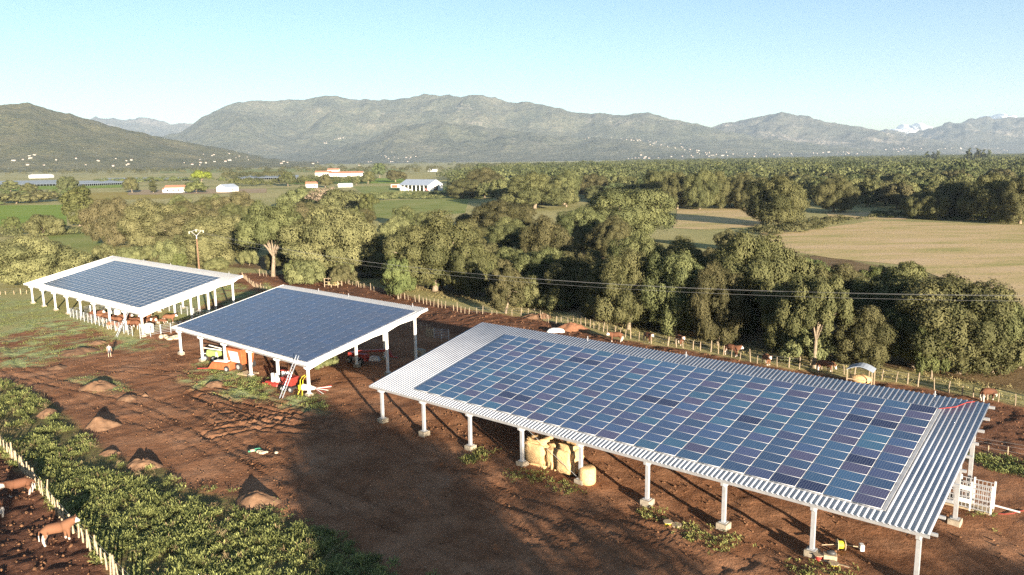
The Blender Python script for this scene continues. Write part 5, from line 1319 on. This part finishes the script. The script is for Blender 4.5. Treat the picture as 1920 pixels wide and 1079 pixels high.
o = thing('plank', 'pale plank lying beside the wooden box', 'plank', at(1560, 1058), -.55); q = MB(); q.box((0, 0, .08), (1.9, .12, .05)); q.build('board', M_WOOD, o)
# red strap and cable on the near shed roof
root, rp, toW, xs, zr_ = SH3
q = MB(); q.tube([toW(*rp(44.8, 13.9, .10)), toW(*rp(45.7, 14.6, .09)), toW(*rp(46.2, 15.5, .09)), toW(*rp(46.6, 15.8, .08))], .035, 5); tag(q.build('red_strap', M_RED), 'red strap lying across the rear right corner of the near shed roof', 'strap')
q = MB(); rr = random.Random(3); q.tube([at(1850 + i * 12, 968 - i * 1.0 + rr.uniform(-3, 3)) + Vector((0, 0, .05)) for i in range(9)], .03, 5); tag(q.build('red_hose', M_RED), 'red hose lying on the ground right of the cattle crate', 'hose')
# brace wires under the near shed
q = MB(); a = toW(*rp(xs[3], .6, -.3)); b_ = toW(xs[4], .55, .5); q.tube([a, b_], .018, 5); tag(q.build('brace_wire', M_WIRE), 'thin diagonal brace wire between the posts at the straw bales', 'wire')

# ------------------------------------------------------------------ power line
P0 = at(376, 537); d = math.hypot(P0.x, P0.y); r = ray(360, 448); tz = r.z * d / math.hypot(r.x, r.y); PH = CAMZ + tz - P0.z
def vpole(p, rz, label):
    o = thing('power_pole', label, 'pole', p, rz, 'poles of the power line')
    q = MB(); q.tube([(0, 0, -.3), (0, 0, PH * .5), (0, 0, PH)], [.19, .16, .13], 9); q.build('pole_shaft', M_POLE, o)
    q = MB(); q.tube([(0, 0, PH), (0, 0, PH + .7)], .09, 6)
    for s_ in (-1, 1): q.tube([(.08 * s_, 0, PH + .6), (1.05 * s_, 0, PH + 1.5), (1.55 * s_, 0, PH + 1.55)], .055, 6)
    q.tube([(-1.05, 0, PH + 1.5), (0, 0, PH + 1.85), (1.05, 0, PH + 1.5)], .045, 6); q.build('bracket', M_GALV, o)
    for x, z in ((-1.55, PH + 1.55), (1.55, PH + 1.55), (0, PH + 1.85)):
        q = MB(); q.tube([(x, 0, z), (x, 0, z - .45)], .06, 7); q.build('insulator', M_CREAM, o)
    return o
P1 = at(2100, 790); P1 = Vector((P1.x, P1.y, P1.z))
dirv = (P1 - P0); dirv.z = 0; dirv.normalize(); rzp = math.atan2(dirv.y, dirv.x) + PI / 2
vpole(P0, rzp, 'brown wooden power pole with a V bracket behind the far left shed'); vpole(P1, rzp, 'power pole outside the picture beyond the right edge')
sd = Vector((-dirv.y, dirv.x, 0))
for o_, z in ((-1.55, PH + 1.1), (1.55, PH + 1.1), (0, PH + 1.4)):
    a = P0 + sd * o_ + Vector((0, 0, z)); b_ = P1 + sd * o_ + Vector((0, 0, z)); q = MB()
    q.tube([a.lerp(b_, k / 40) - Vector((0, 0, 4 * 3.4 * (k / 40) * (1 - k / 40))) for k in range(41)], .009, 4)
    tag(q.build('power_wire', M_WIRE), 'power line wire sagging across the front of the oak belt', 'wire', 'wires of the power line')

# ------------------------------------------------------------------ weeds and grass
def plants(name, pts_xyz, seed, leaves, llen, lw, spread, hgt, mat, label, cat):
    rng = np.random.default_rng(seed); P = np.asarray(pts_xyz, float); k = len(P)
    C = np.repeat(P, leaves, 0); m_ = len(C); an = rng.uniform(0, 2 * PI, m_); el = rng.uniform(.15, 1.25, m_)
    ps = np.repeat(rng.uniform(.6, 1.25, k) * (.6 + .9 * fbm(P[:, 0] * .5, P[:, 1] * .5, seed, 2)), leaves)
    d = np.stack([np.cos(an) * np.cos(el), np.sin(an) * np.cos(el), np.sin(el)], 1)
    base = C + np.stack([rng.normal(0, spread, m_), rng.normal(0, spread, m_), rng.uniform(0, hgt, m_) * ps], 1)
    L_ = (rng.uniform(.6, 1.3, m_) * llen * ps)[:, None]; sdv = np.stack([-np.sin(an), np.cos(an), rng.normal(0, .3, m_)], 1)
    w = (rng.uniform(.7, 1.2, m_) * lw)[:, None]
    mid = base + d * L_ * .55; tip = base + d * L_ + np.array([0, 0, -1]) * L_ * .28
    V = np.stack([base, mid - sdv * w, tip, mid + sdv * w], 1).reshape(-1, 3)
    t = np.clip(np.repeat(rng.normal(.5, .2, k), leaves) + rng.normal(0, .12, m_), 0, 1)
    o = bpy.data.objects.new(name, rawmesh(name, V, np.arange(m_ * 4).reshape(m_, 4), mat, tint=t))
    return tag(link(o), label, cat, kind='stuff')
def seedpts(poly, dens, seed, keep=.0, sc=.25, hole=None):
    P = pxpoly(poly); lo = P.min(0); hi = P.max(0); rng = np.random.default_rng(seed)
    n_ = int((hi[0] - lo[0]) * (hi[1] - lo[1]) * dens); x = rng.uniform(lo[0], hi[0], n_); y = rng.uniform(lo[1], hi[1], n_)
    dx = (fbm(x * .4, y * .4, seed, 3) - .45) * 2.4; dy = (fbm(x * .4 + 30, y * .4, seed, 3) - .45) * 2.4
    ok = inpoly(x + dx, y + dy, P) & (fbm(x * sc, y * sc, seed + 7, 3) > keep)
    for hx, hy, hr in (hole or ()):
        c_ = at(hx, hy); ok &= np.hypot(x - c_.x, y - c_.y) > hr
    x, y = x[ok], y[ok]
    return np.stack([x, y, gz(x, y)], 1)
WEED1 = [(-120, 715), (20, 716), (92, 757), (150, 815), (195, 852), (300, 888), (335, 910), (300, 935), (340, 945), (490, 952), (560, 985), (650, 1020), (730, 1060), (800, 1160), (275, 1160), (172, 1030), (105, 955), (50, 893), (-60, 806), (-200, 800)]
WEEDL = [(60, 900), (100, 860), (200, 890), (300, 935), (340, 945), (490, 952), (560, 985), (650, 1020), (730, 1060), (800, 1160), (275, 1160), (172, 1030), (105, 955)]
holes = [(270, 872, 1.6), (93, 778, 1.6), (485, 938, 2.0), (208, 850, 1.2)]
plants('tall_weeds', np.concatenate([seedpts(WEED1, 2.2, 3, .40, .28, holes), seedpts(WEEDL, 3.4, 4, .27, .30, holes)]), 1, 74, .40, .028, .17, .30, M_WEED, 'dense leafy green weeds filling the lower left corner beside the stake fence', 'weeds')
plants('dry_stalks', np.concatenate([seedpts(WEED1, .5, 21, .35, .5, holes), seedpts(WEED1, .9, 22, .52, .4, holes)]), 21, 14, .5, .018, .12, .35, M_DRY, 'dry pale stalks standing among the green weeds at the lower left', 'weeds')
plants('sparse_weeds', seedpts([(300, 885), (345, 905), (500, 935), (620, 985), (760, 1060), (1000, 1130), (700, 1130), (560, 985), (470, 955), (330, 940)], 1.2, 5, .36, .5), 2, 24, .24, .03, .15, .15, M_WEED, 'sparse low weeds on the bare earth at the edge of the weed patch', 'weeds')
WFR = [(380, 690), (470, 705), (520, 735), (600, 752), (612, 772), (540, 760), (470, 742), (400, 715)]
plants('shed_front_weeds', seedpts(WFR, 3.2, 7, .36, .5), 3, 26, .26, .03, .16, .26, M_WEED, 'weeds growing along the front footings of the middle shed', 'weeds')
plants('right_weeds', seedpts([(1828, 850), (1890, 862), (1990, 880), (1990, 905), (1880, 890), (1830, 872)], 6, 8, .3, .5), 4, 34, .28, .035, .18, .35, M_WEED, 'leafy weeds at the stumpy stakes right of the near shed', 'weeds')
plants('crate_grass', seedpts([(1815, 960), (1850, 955), (1900, 990), (1900, 1010), (1830, 1000)], 4, 9, .36, .6), 5, 16, .3, .03, .15, .1, M_GRASS, 'dry grass tufts by the cattle crate', 'grass')
gp = []
for i, q_ in enumerate(GR): gp.append(seedpts(q_, 3.0, 40 + i, .40, .45))
plants('short_grass', np.concatenate(gp), 6, 12, .20, .022, .22, .05, M_GRASS, 'short green grass in patches round the far left and middle sheds', 'grass')
tf = []
for px, py in ((878, 862), (905, 850), (972, 892), (1000, 895), (1068, 922), (1040, 905), (1225, 965), (1340, 1018), (1370, 1015), (1500, 1072), (1560, 1075), (1290, 1000), (1310, 1005), (890, 860)):
    c_ = at(px, py); rng = np.random.default_rng(px); k = 26
    xy = rng.normal(0, .55, (k, 2)) + np.array([c_.x, c_.y]); tf.append(np.column_stack([xy, gz(xy[:, 0], xy[:, 1])]))
plants('footing_grass', np.concatenate(tf), 7, 12, .26, .03, .08, .06, M_GRASS, 'grass tufts at the front footings of the near shed', 'grass')
plants('belt_grass', seedpts([(480, 508), (700, 540), (960, 585), (1060, 605), (1220, 638), (1420, 674), (1600, 700), (1800, 735), (1960, 765), (1960, 735), (1700, 690), (1300, 625), (1000, 572), (700, 525)], 1.6, 12, .30, .3), 8, 14, .42, .03, .25, .1, M_DRY, 'dry yellow grass along the stake fences of the oak belt', 'grass')

# ------------------------------------------------------------------ clouds beyond the hills, haze
for cx, cy, w, h, lb in ((1732, 240, 60, 24, 'white cloud bank between the two eastern mountains'), (1686, 246, 40, 14, 'smaller white cloud left of the cloud bank'), (1866, 220, 26, 14, 'small white cloud behind the far right summit')):
    r = ray(cx, cy); D = 24000; p = Vector((r.x, r.y, r.z)) * (D / math.hypot(r.x, r.y)) + Vector((0, 0, CAMZ)); s = D / FPX
    q = MB(); rr = random.Random(cx)
    for i in range(16):
        u = rr.uniform(-.5, .5); q.blob((u * w * s * 1.3, rr.uniform(-300, 300), (rr.uniform(-.6, .2) - .5 * abs(u)) * h * s * .7), (w * s * rr.uniform(.09, .17), 300, h * s * rr.uniform(.16, .28)), 3, .16, i)
    tag(q.build('cloud', M_CLOUD, None, p), kind='structure')
q = MB(); q.box((0, 7500, 524), (34000, 17600, 1058))
m = bpy.data.materials.new('haze'); m.use_nodes = True; n = m.node_tree.nodes; l = m.node_tree.links; n.clear()
pv = n.new('ShaderNodeVolumePrincipled'); mo = n.new('ShaderNodeOutputMaterial'); l.new(pv.outputs[0], mo.inputs['Volume'])
pv.inputs['Color'].default_value = (.66, .82, 1.0, 1); pv.inputs['Density'].default_value = 4.5e-5; pv.inputs['Anisotropy'].default_value = 0.05
ho = q.build('haze', m); tag(ho, 'thin pale haze over the whole plain and the mountains', 'haze', kind='stuff')
